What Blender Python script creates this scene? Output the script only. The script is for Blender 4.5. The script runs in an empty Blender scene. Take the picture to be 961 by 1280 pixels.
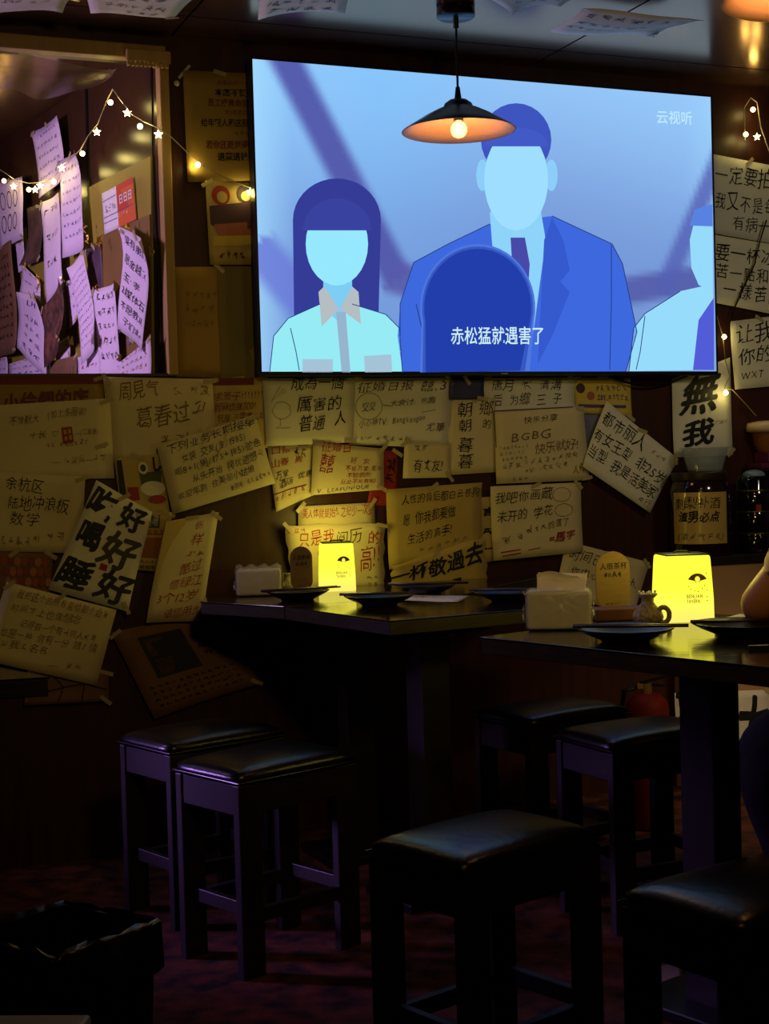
import bpy, bmesh, math, random
from mathutils import Vector, Matrix, Quaternion
random.seed(7)
sc = bpy.context.scene
C = sc.collection
PI = math.pi

# ------------------------------------------------------------------ camera
FPX, YH, ROLL, CAMZ = 1850.0, 587.0, 0.028, 1.12
CX, CY = 480.5, 640.0
PITCH = math.atan((CY - YH) / FPX)
cam_o = Vector((0, 0, CAMZ))
Fw = Vector((0, math.cos(PITCH), -math.sin(PITCH)))
R0 = Vector((1, 0, 0)); U0 = Vector((0, math.sin(PITCH), math.cos(PITCH)))
Rt = math.cos(ROLL) * R0 - math.sin(ROLL) * U0
Up = math.sin(ROLL) * R0 + math.cos(ROLL) * U0
cam = bpy.data.cameras.new('camera'); camo = bpy.data.objects.new('camera', cam); C.objects.link(camo)
m = Matrix((Rt, Up, -Fw)).transposed().to_4x4(); m.translation = cam_o
camo.matrix_world = m
cam.sensor_fit = 'VERTICAL'; cam.sensor_height = 36.0; cam.lens = FPX / 1280 * 36.0
cam.clip_start = 0.05
sc.camera = camo

# ------------------------------------------------------------------ world, exposure, large lights
sc.view_settings.view_transform = 'Standard'; sc.view_settings.look = 'None'
sc.view_settings.gamma = 1.0; sc.view_settings.exposure = 0.0
sc.view_settings.use_curve_mapping = False
w = bpy.data.worlds.new('world'); sc.world = w; w.use_nodes = True
w.node_tree.nodes['Background'].inputs[0].default_value = (0.35, 0.28, 0.2, 1)
w.node_tree.nodes['Background'].inputs[1].default_value = 0.004
sc.cycles.use_denoising = True
sc.cycles.max_bounces = 6; sc.cycles.diffuse_bounces = 3; sc.cycles.glossy_bounces = 3
sc.cycles.transmission_bounces = 6; sc.cycles.transparent_max_bounces = 8
sc.cycles.sample_clamp_indirect = 3.0; sc.cycles.caustics_refractive = False; sc.cycles.caustics_reflective = False

def light(name, kind, loc, energy, col, target=None, size=0.2, **kw):
    l = bpy.data.lights.new(name, kind); o = bpy.data.objects.new(name, l); C.objects.link(o)
    l.energy = energy; l.color = col; o.location = loc
    if kind == 'AREA': l.size = size
    elif kind in ('POINT', 'SPOT'): l.shadow_soft_size = size
    if target is not None:
        o.rotation_euler = (Vector(target) - Vector(loc)).to_track_quat('-Z', 'Y').to_euler()
    for k, v in kw.items(): setattr(l, k, v)
    return o
# warm room lamp out of view above the camera, and added unseen fills; purple strip light in the left bay
light('warm_room_lamp', 'SPOT', (0.5, 0.6, 2.2), 43, (1.0, 0.69, 0.20), (0.0, 4.6, 1.25), 0.12, spot_size=1.15, spot_blend=1.0)
light('warm_upper_fill', 'SPOT', (2.0, 3.0, 2.2), 21, (1.0, 0.90, 0.64), (1.4, 5.0, 1.6), 0.12, spot_size=1.25, spot_blend=1.0)  # unseen spot added to brighten the sheets right of the television
light('purple_strip_light', 'AREA', (-2.35, 4.05, 1.9), 10, (0.72, 0.47, 0.90), (-0.95, 4.75, 1.75), 0.4, spread=1.9)
light('purple_low_fill', 'AREA', (-2.4, 3.72, 0.85), 0.9, (0.50, 0.26, 1.0), (-0.6, 3.5, 0.3), 0.25, spread=0.5)  # unseen light added to turn the left stools' sides purple
light('low_counter_fill', 'SPOT', (1.9, 3.5, 1.4), 34, (1.0, 0.72, 0.40), (1.2, 4.75, 0.15), 0.1, spot_size=0.8, spot_blend=1.0)  # unseen spot added to brighten the counter front under the right table
light('dim_floor_fill', 'SPOT', (0.3, 1.4, 2.3), 5.5, (1.0, 0.42, 0.18), (0.2, 3.0, 0.0), 0.15, spot_size=1.5, spot_blend=1.0)  # unseen weak spot added as fill for the floor

# ------------------------------------------------------------------ pixel rays met with real planes
def ray(x, y): return (Fw + Rt * ((x - CX) / FPX) + Up * (-(y - CY) / FPX))
def hit(x, y, p0, n):
    d = ray(x, y); return cam_o + d * ((Vector(p0) - cam_o).dot(n) / d.dot(n))
def at_z(x, y, z): return hit(x, y, (0, 0, z), Vector((0, 0, 1)))
def at_y(x, y, Y): return hit(x, y, (0, Y, 0), Vector((0, 1, 0)))
YAW = 0.391
WD = Vector((math.cos(YAW), math.sin(YAW), 0))       # along the main wall, to the right
WN = Vector((math.sin(YAW), -math.cos(YAW), 0))      # out of the main wall, into the room
TV0 = Vector((-0.355, 4.465, 0))                      # TV front plane, left end
W0 = TV0 - WN * 0.075                                 # wall plane
def at_wall(x, y, off=0.0): return hit(x, y, W0 + WN * off, WN)
def at_tv(x, y, off=0.0): return hit(x, y, TV0 + WN * off, WN)
ZC = 2.43
JP = at_wall(206, 300); JP.z = 0
AD = Vector((-0.515, 0.857, 0)).normalized(); AN = Vector((-0.857, -0.515, 0)).normalized()
def at_bay(x, y, off=0.0): return hit(x, y, JP + AN * off, AN)
def wall_s(p): return (p - W0).dot(WD)
def wp(s, z, off=0.0):
    p = W0 + WD * s + WN * off; return Vector((p.x, p.y, z))

# ------------------------------------------------------------------ materials
def lin(c):
    r = []
    for v in c[:3]:
        v /= 255.0; r.append(v / 12.92 if v <= 0.04045 else ((v + 0.055) / 1.055) ** 2.4)
    return (r[0], r[1], r[2], 1.0)
MATS = {}
def mat(name, col, rough=0.7, metal=0.0, noise=0.0, scale=20.0, bump=0.0, col2=None, spec=0.5, alpha=1.0,
        trans=0.0, stretch=None, coat=0.0, emit=None, estr=0.0, ior=1.45, detail=4.0):
    if name in MATS: return MATS[name]
    mt = bpy.data.materials.new(name); mt.use_nodes = True; MATS[name] = mt
    nt = mt.node_tree; b = nt.nodes['Principled BSDF']
    b.inputs['Base Color'].default_value = lin(col); b.inputs['Roughness'].default_value = rough
    b.inputs['Metallic'].default_value = metal; b.inputs['Specular IOR Level'].default_value = spec
    b.inputs['Alpha'].default_value = alpha; b.inputs['Transmission Weight'].default_value = trans
    b.inputs['Coat Weight'].default_value = coat; b.inputs['IOR'].default_value = ior
    if emit is not None:
        b.inputs['Emission Color'].default_value = lin(emit) if max(emit) > 2 else (*emit, 1)
        b.inputs['Emission Strength'].default_value = estr
    if noise > 0 or bump > 0 or col2 is not None:
        tc = nt.nodes.new('ShaderNodeTexCoord'); mp = nt.nodes.new('ShaderNodeMapping')
        nt.links.new(tc.outputs['Object'], mp.inputs[0])
        if stretch: mp.inputs['Scale'].default_value = stretch
        n = nt.nodes.new('ShaderNodeTexNoise'); n.inputs['Scale'].default_value = scale
        n.inputs['Detail'].default_value = detail
        nt.links.new(mp.outputs[0], n.inputs['Vector'])
        rp = nt.nodes.new('ShaderNodeValToRGB'); nt.links.new(n.outputs['Fac'], rp.inputs[0])
        a = lin(col); c2 = lin(col2) if col2 else tuple(v * (1 - noise) for v in a[:3]) + (1,)
        rp.color_ramp.elements[0].position = 0.35; rp.color_ramp.elements[0].color = c2
        rp.color_ramp.elements[1].position = 0.65; rp.color_ramp.elements[1].color = a
        nt.links.new(rp.outputs[0], b.inputs['Base Color'])
        if bump > 0:
            bp = nt.nodes.new('ShaderNodeBump'); bp.inputs['Strength'].default_value = bump; bp.inputs['Distance'].default_value = 0.01
            nt.links.new(n.outputs['Fac'], bp.inputs['Height']); nt.links.new(bp.outputs[0], b.inputs['Normal'])
    return mt
def emat(name, col, strength=1.0, sample=True):
    if name in MATS: return MATS[name]
    mt = bpy.data.materials.new(name); mt.use_nodes = True; MATS[name] = mt
    nt = mt.node_tree; nt.nodes.remove(nt.nodes['Principled BSDF'])
    e = nt.nodes.new('ShaderNodeEmission'); e.inputs[0].default_value = lin(col); e.inputs[1].default_value = strength
    nt.links.new(e.outputs[0], nt.nodes['Material Output'].inputs[0])
    if not sample: mt.cycles.emission_sampling = 'NONE'
    return mt

WALL = mat('dark_red_brown_laminate', (62, 30, 20), 0.42, noise=0.35, scale=6, stretch=(6, 6, 0.6), spec=0.4)
BAYW = mat('brown_glossy_panel', (66, 42, 26), 0.28, noise=0.25, scale=4, stretch=(3, 3, 0.5), spec=0.6)
CEIL = mat('glossy_brown_ceiling_sheet', (56, 40, 34), 0.19, noise=0.2, scale=3, spec=0.75)
_nt = CEIL.node_tree; _g = _nt.nodes.new('ShaderNodeBsdfGlossy'); _g.inputs['Color'].default_value = (0.40, 0.26, 0.185, 1); _g.inputs['Roughness'].default_value = 0.19
_p = _nt.nodes['Principled BSDF']; _p.inputs['Specular IOR Level'].default_value = 0.0; _a = _nt.nodes.new('ShaderNodeAddShader')
_nt.links.new(_p.outputs[0], _a.inputs[0]); _nt.links.new(_g.outputs[0], _a.inputs[1]); _nt.links.new(_a.outputs[0], _nt.nodes['Material Output'].inputs[0])
FLOOR = mat('worn_red_brown_floor', (110, 56, 30), 0.75, col2=(20, 10, 8), scale=16, bump=0.3, detail=9)
BEIGE = mat('beige_painted_wood', (170, 135, 80), 0.5, noise=0.15, scale=8, stretch=(4, 4, 0.4))
PANEL_LIT = mat('yellow_lit_door_panel', (150, 136, 48), 0.45, noise=0.12, scale=5)  # yellow light falling on the wood is put into this olive tone
BLACK = mat('black_plastic', (12, 12, 14), 0.35)
DWOOD = mat('dark_stained_wood', (30, 17, 14), 0.5, noise=0.4, scale=10, stretch=(1, 1, 8))
TWOOD = mat('dark_tabletop', (40, 30, 28), 0.10, noise=0.35, scale=14, stretch=(1, 6, 1), bump=0.04, spec=0.7)
TEDGE = mat('tabletop_edge', (52, 42, 30), 0.55, noise=0.5, scale=20, stretch=(1, 1, 4))
LEATH = mat('black_leatherette', (15, 12, 15), 0.29, bump=0.08, scale=60, spec=0.5)
PLATE = mat('black_glazed_ceramic', (20, 15, 14), 0.34, spec=0.35)
PAPER = mat('paper_cream', (214, 200, 160), 0.8, noise=0.10, scale=7)
PAPERW = mat('paper_white', (222, 218, 205), 0.8, noise=0.07, scale=7)
PAPERY = mat('paper_yellowed', (190, 165, 100), 0.8, noise=0.15, scale=7)
PAPERO = mat('paper_ochre', (160, 128, 62), 0.8, noise=0.15, scale=7)
PAPERB = mat('paper_brown', (128, 92, 62), 0.8, noise=0.25, scale=9)
PAPERD = mat('paper_dark_print', (88, 62, 48), 0.75, noise=0.5, scale=22)
PAPERV = mat('paper_pale_lilac', (225, 205, 225), 0.8, noise=0.06, scale=7)
INK = mat('black_ink', (14, 12, 12), 0.6)
INKG = mat('olive_grey_ink', (60, 56, 34), 0.6)
INKF = mat('faded_brown_ink', (112, 88, 60), 0.7)
INKR = mat('red_ink', (150, 30, 20), 0.6)
INKP = mat('purple_ink', (80, 50, 130), 0.6)
INKDR = mat('dark_red_ink', (95, 22, 18), 0.6)
TAPE = mat('clear_sticky_tape', (200, 185, 140), 0.15, alpha=0.55)

# ------------------------------------------------------------------ mesh builder
class MB:
    def __init__(s): s.v = []; s.f = []; s.mi = []; s.cm = 0
    def add(s, vs, fs):
        b = len(s.v); s.v += [Vector(v) for v in vs]; s.f += [tuple(b + i for i in f) for f in fs]; s.mi += [s.cm] * len(fs); return s
    def box(s, c, size, rz=0.0, M=None):
        x, y, z = size[0] / 2, size[1] / 2, size[2] / 2
        R = M if M is not None else Matrix.Rotation(rz, 3, 'Z')
        vs = [Vector(c) + R @ Vector((a * x, b * y, d * z)) for a in (-1, 1) for b in (-1, 1) for d in (-1, 1)]
        return s.add(vs, [(0, 1, 3, 2), (4, 6, 7, 5), (0, 4, 5, 1), (2, 3, 7, 6), (0, 2, 6, 4), (1, 5, 7, 3)])
    def prism(s, poly, z0, z1):
        n = len(poly)
        vs = [Vector((p[0], p[1], z0)) for p in poly] + [Vector((p[0], p[1], z1)) for p in poly]
        return s.add(vs, [tuple(range(n))[::-1], tuple(range(n, 2 * n))] + [(i, (i + 1) % n, n + (i + 1) % n, n + i) for i in range(n)])
    def slab(s, pts, dv):
        n = len(pts); dv = Vector(dv)
        return s.add([Vector(p) for p in pts] + [Vector(p) + dv for p in pts],
                     [tuple(range(n))[::-1], tuple(range(n, 2 * n))] + [(i, (i + 1) % n, n + (i + 1) % n, n + i) for i in range(n)])
    def lathe(s, prof, c=(0, 0, 0), seg=32, M=None):
        n = len(prof); vs = []
        R = M if M is not None else Matrix.Identity(3)
        for k in range(seg):
            a = 2 * PI * k / seg
            for r, z in prof: vs.append(Vector(c) + R @ Vector((r * math.cos(a), r * math.sin(a), z)))
        fs = []
        for k in range(seg):
            k2 = (k + 1) % seg
            for i in range(n - 1): fs.append((k * n + i, k2 * n + i, k2 * n + i + 1, k * n + i + 1))
        return s.add(vs, fs)
    def sphere(s, c, r, seg=12, rings=8, sc=(1, 1, 1)):
        prof = [(r * math.sin(PI * i / rings), -r * math.cos(PI * i / rings)) for i in range(rings + 1)]
        return s.lathe(prof, c, seg, Matrix.Diagonal(sc))
    def tube(s, pts, r, seg=8, cap=True):
        pts = [Vector(p) for p in pts]; n = len(pts); b = len(s.v); up = Vector((0.13, 0.2, 0.97)).normalized()
        vs = []; fs = []
        for i, p in enumerate(pts):
            t = (pts[min(i + 1, n - 1)] - pts[max(i - 1, 0)])
            t = t.normalized() if t.length > 0 else Vector((0, 0, 1))
            a = t.cross(up)
            if a.length < 0.1: a = t.cross(Vector((1, 0, 0)))
            a.normalize(); c2 = t.cross(a); rr = r[i] if isinstance(r, (list, tuple)) else r
            for k in range(seg):
                an = 2 * PI * k / seg; vs.append(p + a * (rr * math.cos(an)) + c2 * (rr * math.sin(an)))
        for i in range(n - 1):
            for k in range(seg):
                k2 = (k + 1) % seg; fs.append((i * seg + k, i * seg + k2, (i + 1) * seg + k2, (i + 1) * seg + k))
        if cap: fs += [tuple(range(seg))[::-1], tuple((n - 1) * seg + k for k in range(seg))]
        return s.add(vs, fs)

def mk(name, mb, mt, parent=None, smooth=False, bevel=0.0, loc=None, bseg=2):
    """mb holds world coordinates; origin goes to the parent's spot, or to loc / the base centre"""
    if parent is not None: org = Vector(parent['org'])
    elif loc is not None: org = Vector(loc)
    else:
        xs = [v.x for v in mb.v]; ys = [v.y for v in mb.v]; zs = [v.z for v in mb.v]
        org = Vector(((min(xs) + max(xs)) / 2, (min(ys) + max(ys)) / 2, min(zs)))
    me = bpy.data.meshes.new(name)
    me.from_pydata([v - org for v in mb.v], [], mb.f)
    mts = mt if isinstance(mt, (list, tuple)) else [mt]
    for q in mts: me.materials.append(q)
    if len(mts) > 1: me.polygons.foreach_set('material_index', mb.mi)
    bm = bmesh.new(); bm.from_mesh(me)
    if bevel > 0:
        bmesh.ops.remove_doubles(bm, verts=bm.verts, dist=1e-6)
        ed = [e for e in bm.edges if len(e.link_faces) == 2 and e.calc_face_angle(0) > 0.5]
        bmesh.ops.bevel(bm, geom=ed, offset=bevel, segments=bseg, affect='EDGES', profile=0.5, clamp_overlap=True)
    bmesh.ops.recalc_face_normals(bm, faces=bm.faces)
    bm.to_mesh(me); bm.free()
    if smooth:
        me.polygons.foreach_set('use_smooth', [True] * len(me.polygons))
        if smooth != 'all': me.set_sharp_from_angle(angle=0.7)
    o = bpy.data.objects.new(name, me); C.objects.link(o)
    o['org'] = org[:]
    if parent is not None: o.parent = parent
    else: o.location = org
    if parent is not None: o.location = (0, 0, 0)
    return o
def child_of(o): pass
def tag(o, label, cat, group=None, kind=None):
    if label: o['label'] = label
    if cat: o['category'] = cat
    if group: o['group'] = group
    if kind: o['kind'] = kind
    return o
def thing(name, loc, label, cat, group=None):
    o = bpy.data.objects.new(name, None); C.objects.link(o); o.location = loc; o['org'] = Vector(loc)[:]
    o.empty_display_size = 0.05
    return tag(o, label, cat, group)
def struct(name, mb, mt, parent=None, **kw):
    o = mk(name, mb, mt, parent, **kw)
    if parent is None: o['kind'] = 'structure'
    return o
def dup(root, loc, rz=0.0, label=None, group=None):
    def rec(o, par):
        c = o.copy(); C.objects.link(c)
        if par is not None: c.parent = par
        for ch in o.children: rec(ch, c)
        return c
    r = rec(root, None); r.location = loc; r.rotation_euler = (0, 0, rz)
    if label: r['label'] = label
    if group: r['group'] = group
    return r

# ------------------------------------------------------------------ lettering
GC = {}
def glyph(ch, bold):
    k = (ch, bold)
    if k in GC: return GC[k]
    cu = bpy.data.curves.new('g', 'FONT'); cu.body = ch; cu.resolution_u = 2; cu.offset = bold
    o = bpy.data.objects.new('g', cu); C.objects.link(o)
    me = bpy.data.meshes.new_from_object(o.evaluated_get(bpy.context.evaluated_depsgraph_get()))
    vs = [(v.co.x, v.co.y + 0.12) for v in me.vertices]; fs = [tuple(p.vertices) for p in me.polygons]
    bpy.data.objects.remove(o); bpy.data.curves.remove(cu); bpy.data.meshes.remove(me)
    wd = 1.0 if ord(ch) > 0x2E80 else (max([v[0] for v in vs] + [0.25]) + 0.1)
    GC[k] = (vs, fs, wd); return GC[k]
def scribble(rnd, wt=0.05):
    """an unreadable handwritten sign: a few slanted pen strokes"""
    vs = []; fs = []
    def stroke(a, b):
        dx, dy = b[0] - a[0], b[1] - a[1]; L = math.hypot(dx, dy) or 1; nx, ny = -dy / L * wt, dx / L * wt
        k = len(vs); mx, my = (a[0] + b[0]) / 2 + rnd.uniform(-.05, .05), (a[1] + b[1]) / 2 + rnd.uniform(-.05, .05)
        vs.extend([(a[0] - nx, a[1] - ny), (a[0] + nx, a[1] + ny), (mx - nx, my - ny), (mx + nx, my + ny), (b[0] - nx * .4, b[1] - ny * .4), (b[0] + nx * .4, b[1] + ny * .4)])
        fs.extend([(k, k + 1, k + 3, k + 2), (k + 2, k + 3, k + 5, k + 4)])
    for _ in range(rnd.randint(2, 3)):
        y = rnd.uniform(.15, .85); x = rnd.uniform(.05, .35); stroke((x, y), (x + rnd.uniform(.3, .6), y + rnd.uniform(0, .12)))
    for _ in range(rnd.randint(1, 3)):
        x = rnd.uniform(.2, .8); y = rnd.uniform(.6, .95); stroke((x, y), (x + rnd.uniform(-.3, .12), y - rnd.uniform(.3, .7)))
    if rnd.random() < .6: stroke((.4, .5), (rnd.uniform(.75, .95), .08))
    return vs, fs, 1.0
def layout(line, hand, rnd):
    """line=(text,u0,v0,u1,v1,h[,bold[,cond]]) -> list of (uv verts, faces); v grows downwards"""
    text, u0, v0, u1, v1, h = line[:6]; bold = line[6] if len(line) > 6 else (0.012 if hand else 0.0)
    brush = hand and bold >= .03
    if hand: bold = bold * .4 - .008
    gs = []; wsum = 0
    for ch in text:
        if ch == ' ': gs.append(None); wsum += 0.55; continue
        g = scribble(rnd, 0.035 + bold) if ch == '~' else glyph(ch, bold)
        gs.append(g); wsum += g[2]
    out = []; x = 0
    for g in gs:
        if g is None: x += 0.55; continue
        vs, fs, wd = g; rot = rnd.uniform(-.09, .09) if hand else 0; s = rnd.uniform(.86, 1.12) if hand else 1
        oy = rnd.uniform(-.06, .06) if hand else 0; sh = 0.14 if hand else 0
        pts = []
        for (a, b) in vs:
            if hand: a += 0.02 * math.sin(b * 9 + x * 3); b += 0.03 * math.sin(a * 8 + x)
            da, db = (a - .5 * wd) * s, (b - .5) * s
            a2 = .5 * wd + da * math.cos(rot) - db * math.sin(rot) + sh * db; b2 = da * math.sin(rot) + db * math.cos(rot) + oy
            t = (x + a2) / wsum
            pts.append((u0 + (u1 - u0) * t, v0 + (v1 - v0) * t - (b2 + .45) * h))
        out.append((pts, fs)); x += wd
        if brush:
            for dx, dy in ((.022, 0), (-.022, 0), (0, .022), (0, -.022)):
                out.append(([(a + dx * (u1 - u0) / wsum, b + dy * h) for a, b in pts], fs))
    return out

class Sheet:
    """a slightly curled sheet on any quad of four corners (TL, TR, BR, BL)"""
    def __init__(s, q, n, curl=0.004, seed=0, lift=0.0):
        s.q = q; s.n = n; r = random.Random(seed); s.c = curl; s.ph = [r.uniform(0, 6) for _ in range(4)]; s.lift = lift
        s.cr = [r.uniform(0, 1) ** 2 * curl * 2.2 for _ in range(4)]
    def S(s, u, v, off=0.0):
        a, b, c, d = s.q
        p = (a * (1 - u) + b * u) * (1 - v) + (d * (1 - u) + c * u) * v
        k = s.c * (0.5 + 0.5 * math.sin(u * 5 + s.ph[0] + v * 2)) * 0.6 + s.c * 0.4 * (0.5 + 0.5 * math.sin(v * 6 + s.ph[1]))
        k += s.cr[0] * ((1 - u) * (1 - v)) ** 5 + s.cr[1] * (u * (1 - v)) ** 5 + s.cr[2] * (u * v) ** 5 + s.cr[3] * ((1 - u) * v) ** 5
        return p + s.n * (k + off + s.lift)
    def grid(s, nu=8, nv=8, th=0.0006, edge=0.0, rnd=None):
        mb = MB(); vs = []
        for side in (0, 1):
            for j in range(nv + 1):
                for i in range(nu + 1):
                    u, v = i / nu, j / nv
                    if edge and rnd:
                        if i in (0, nu): u += edge * math.sin(j * 2.3 + s.ph[2])
                        if j in (0, nv): v += edge * math.sin(i * 1.9 + s.ph[3])
                    vs.append(s.S(u, v, -th * side))
        N = (nu + 1) * (nv + 1); fs = []
        I = lambda i, j, k: k * N + j * (nu + 1) + i
        for j in range(nv):
            for i in range(nu):
                fs.append((I(i, j, 0), I(i, j + 1, 0), I(i + 1, j + 1, 0), I(i + 1, j, 0)))
                fs.append((I(i, j, 1), I(i + 1, j, 1), I(i + 1, j + 1, 1), I(i, j + 1, 1)))
        for i in range(nu):
            fs.append((I(i, 0, 0), I(i + 1, 0, 0), I(i + 1, 0, 1), I(i, 0, 1))); fs.append((I(i, nv, 0), I(i, nv, 1), I(i + 1, nv, 1), I(i + 1, nv, 0)))
        for j in range(nv):
            fs.append((I(0, j, 0), I(0, j, 1), I(0, j + 1, 1), I(0, j + 1, 0))); fs.append((I(nu, j, 0), I(nu, j + 1, 0), I(nu, j + 1, 1), I(nu, j, 1)))
        mb.add(vs, fs); return mb
    def text(s, lines, hand=True, seed=0, off=0.0007):
        mb = MB(); rnd = random.Random(seed)
        for ln in lines:
            for pts, fs in layout(ln, hand, rnd): mb.add([s.S(u, v, off) for u, v in pts], fs)
        return mb
    def poly(s, pts, off=0.0006, sub=None):
        mb = MB(); mb.add([s.S(u, v, off) for u, v in pts], [tuple(range(len(pts)))]); return mb
    def line(s, pts, w=0.006, off=0.0008):
        mb = MB(); vs = []; n = len(pts)
        for i, (u, v) in enumerate(pts):
            a = s.S(*pts[max(i - 1, 0)], off); b = s.S(*pts[min(i + 1, n - 1)], off); t = (b - a).normalized(); c = t.cross(s.n).normalized() * w / 2
            p = s.S(u, v, off); vs += [p - c, p + c]
        mb.add(vs, [(2 * i, 2 * i + 1, 2 * i + 3, 2 * i + 2) for i in range(n - 1)]); return mb
def merge(*mbs):
    r = MB()
    for q in mbs: r.add(q.v, q.f)
    return r
def ell(cu, cv, ru, rv, n=20, a0=0, a1=2 * PI): return [(cu + ru * math.cos(a0 + (a1 - a0) * i / n), cv + rv * math.sin(a0 + (a1 - a0) * i / n)) for i in range(n + (0 if abs(a1 - a0 - 2 * PI) < .01 else 1))]

PN = [0]
def paper(plane, quad, label, mt=None, lines=(), hand=True, cat='paper note', name='paper_note', group=None, k=1,
          extra=(), curl=0.004, tape=True, edge=0.0, lift=None):
    """lines: {material: [line,...]} or list (black ink); extra: [(part name, material, uv polygon or ('l',pts,w))]"""
    PN[0] += 1; sd = PN[0]
    off = 0.002 + 0.0035 * k
    fn, n = {'w': (at_wall, WN), 'b': (at_bay, AN)}.get(plane, (None, None)) if isinstance(plane, str) else plane
    q = [fn(x, y, off) for x, y in quad]
    sh = Sheet(q, n, curl, sd)
    o = mk(name, sh.grid(edge=edge, rnd=True if edge else None), mt or PAPER, smooth='all', loc=sum(q, Vector()) / 4)
    tag(o, label, cat, group)
    z = 0
    for nm, m2, g in extra:
        z += 1
        mb = sh.line(g[1], g[2], 0.0009 + z * 0.00025) if g[0] == 'l' else sh.poly(g, 0.0008 + z * 0.00025)
        mk(nm, mb, m2, o)
    if not isinstance(lines, dict): lines = {INK: lines}
    for m2, ls in lines.items():
        if ls: mk('handwriting' if hand else 'printed_text', sh.text(ls, hand, sd, 0.0014 + z * 0.0003), m2, o)['kind'] = 'stuff'
    if tape:
        r = random.Random(sd * 3)
        for (u, v) in r.sample([(0.03, 0.03), (0.97, 0.03), (0.5, 0.01), (0.97, 0.97)], 2):
            tb = MB(); a = r.uniform(-1, 1); ex = (q[1] - q[0]).normalized(); ey = n.cross(ex)
            d1 = (ex * math.cos(a) + ey * math.sin(a)) * 0.02; d2 = (-ex * math.sin(a) + ey * math.cos(a)) * 0.006
            c = sh.S(u, v, 0.0022)
            tb.slab([c - d1 - d2, c + d1 - d2, c + d1 + d2, c - d1 + d2], n * 0.0003)
            mk('sticky_tape', tb, TAPE, o)
    return o, sh

# ================================================================== SETTING
s_j = wall_s(JP); zs = at_wall(100, 469).z; zt = at_wall(100, 63).z
# floor
mb = MB(); mb.box((0.6, 3.0, -0.03), (8.4, 9.4, 0.06)); struct('floor', mb, FLOOR)
# main wall in three stretches round the bay opening
SR = 3.3
mb = MB(); SL = -0.86
def wbox(mb, s0, s1, z0, z1, th=0.10, off=0.0):
    mb.slab([wp(s0, z0, off), wp(s1, z0, off), wp(s1, z1, off), wp(s0, z1, off)], -WN * th)
wbox(mb, s_j, SR, 0, ZC); wbox(mb, SL, s_j, 0, zs); wbox(mb, SL, s_j, zt, ZC)
struct('wall_back', mb, WALL)
# bay wall seen through the opening
mb = MB()
e = JP + AD * 3.4
mb.slab([Vector((JP.x, JP.y, 0)), Vector((e.x, e.y, 0)), Vector((e.x, e.y, ZC)), Vector((JP.x, JP.y, ZC))], -AN * 0.08)
bay = struct('wall_bay', mb, BAYW)
mb = MB(); mb.slab([Vector((e.x, e.y, 0)), Vector((e.x - 2.6, e.y - 0.4, 0)), Vector((e.x - 2.6, e.y - 0.4, ZC)), Vector((e.x, e.y, ZC))], (0, 0.08, 0))
struct('wall_bay_end', mb, WALL)
mb = MB(); mb.box((-3.55, 3.0, ZC / 2), (0.1, 9.4, ZC)); struct('wall_left', mb, WALL)
mb = MB(); mb.box((0.6, -1.65, ZC / 2), (8.4, 0.1, ZC)); struct('wall_front', mb, WALL)
pr = wp(SR, 0); mb = MB(); mb.box((pr.x + 0.05, (pr.y - 1.65) / 2, ZC / 2), (0.1, pr.y + 1.7, ZC)); struct('wall_right', mb, WALL)
# door-like panel with yellow light in its colour, and frame strips on the bay wall
def bq(pts, off, th, mb=None):
    mb = mb or MB(); q = [at_bay(x, y, off) for x, y in pts]; mb.slab(q, -AN * th); return mb
o = struct('trim_bay_panel', bq([(109, 235), (188, 195), (191, 470), (112, 470)], 0.012, 0.011), PANEL_LIT)
mk('panel_strip', bq([(188, 195), (190.5, 194), (203, 470), (191, 470)], 0.006, 0.004), BLACK, o)
mk('lower_panel', bq([(128, 293), (187, 268), (190, 470), (130, 470)], 0.016, 0.003), mat('brown_door_board', (128, 98, 48), 0.5, noise=0.2, scale=6), o)
o = struct('trim_bay_groove', bq([(105, 90), (107.5, 88), (112, 240), (109.5, 241)], 0.004, 0.003), BLACK)
mk('groove', bq([(187, 60), (189, 60), (190, 196), (188, 197)], 0.004, 0.003), BLACK, o)
bay_board = struct('trim_bay_board', bq([(-60, 330), (109, 245), (112, 470), (-60, 470)], 0.006, 0.005), PANEL_LIT)
# jamb and sill of the opening
a, b = wall_s(at_wall(204, 300)), wall_s(at_wall(216, 300))
mb = MB(); wbox(mb, a, b, zs, zt, 0.05, 0.018); struct('trim_jamb', mb, BEIGE, bevel=0.003)
mb = MB(); wbox(mb, SL, b, zs - 0.004, zs + 0.004, 0.11, 0.012); struct('trim_sill', mb, mat('dark_red_sill', (60, 22, 18), 0.5))

# ceiling: dark glossy sheets with open joints, laid parallel to the back wall
root = thing('ceiling', wp(0.5, ZC, 1.5), None, None); root['kind'] = 'structure'
mb = MB(); mb.box((0.6, 3.0, ZC + 0.055), (8.4, 9.4, 0.05)); mk('ceiling_backing', mb, BLACK, root)
def ws(p): return (p - W0).dot(WD), (p - W0).dot(WN)
sj1 = ws(at_z(743, 38, ZC))[0]; sj0 = ws(at_z(140, 36, ZC))[0]; t1 = ws(at_z(480, 43, ZC))[1]
step = (sj1 - sj0) / 2 if (sj1 - sj0) > 1.4 else (sj1 - sj0)
print('CEIL', sj0, sj1, t1, 'jamb', JP, s_j, 'sill', zs, zt)
rows = [-2.2, -1.0, 0.0 - 0.0, t1, t1 + 1.2, t1 + 2.4, t1 + 3.6, t1 + 4.8, t1 + 6.0]
rows = [-2.4, -1.2 , t1, t1 + 1.2, t1 + 2.4, t1 + 3.6, t1 + 4.8]
first = None
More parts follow.
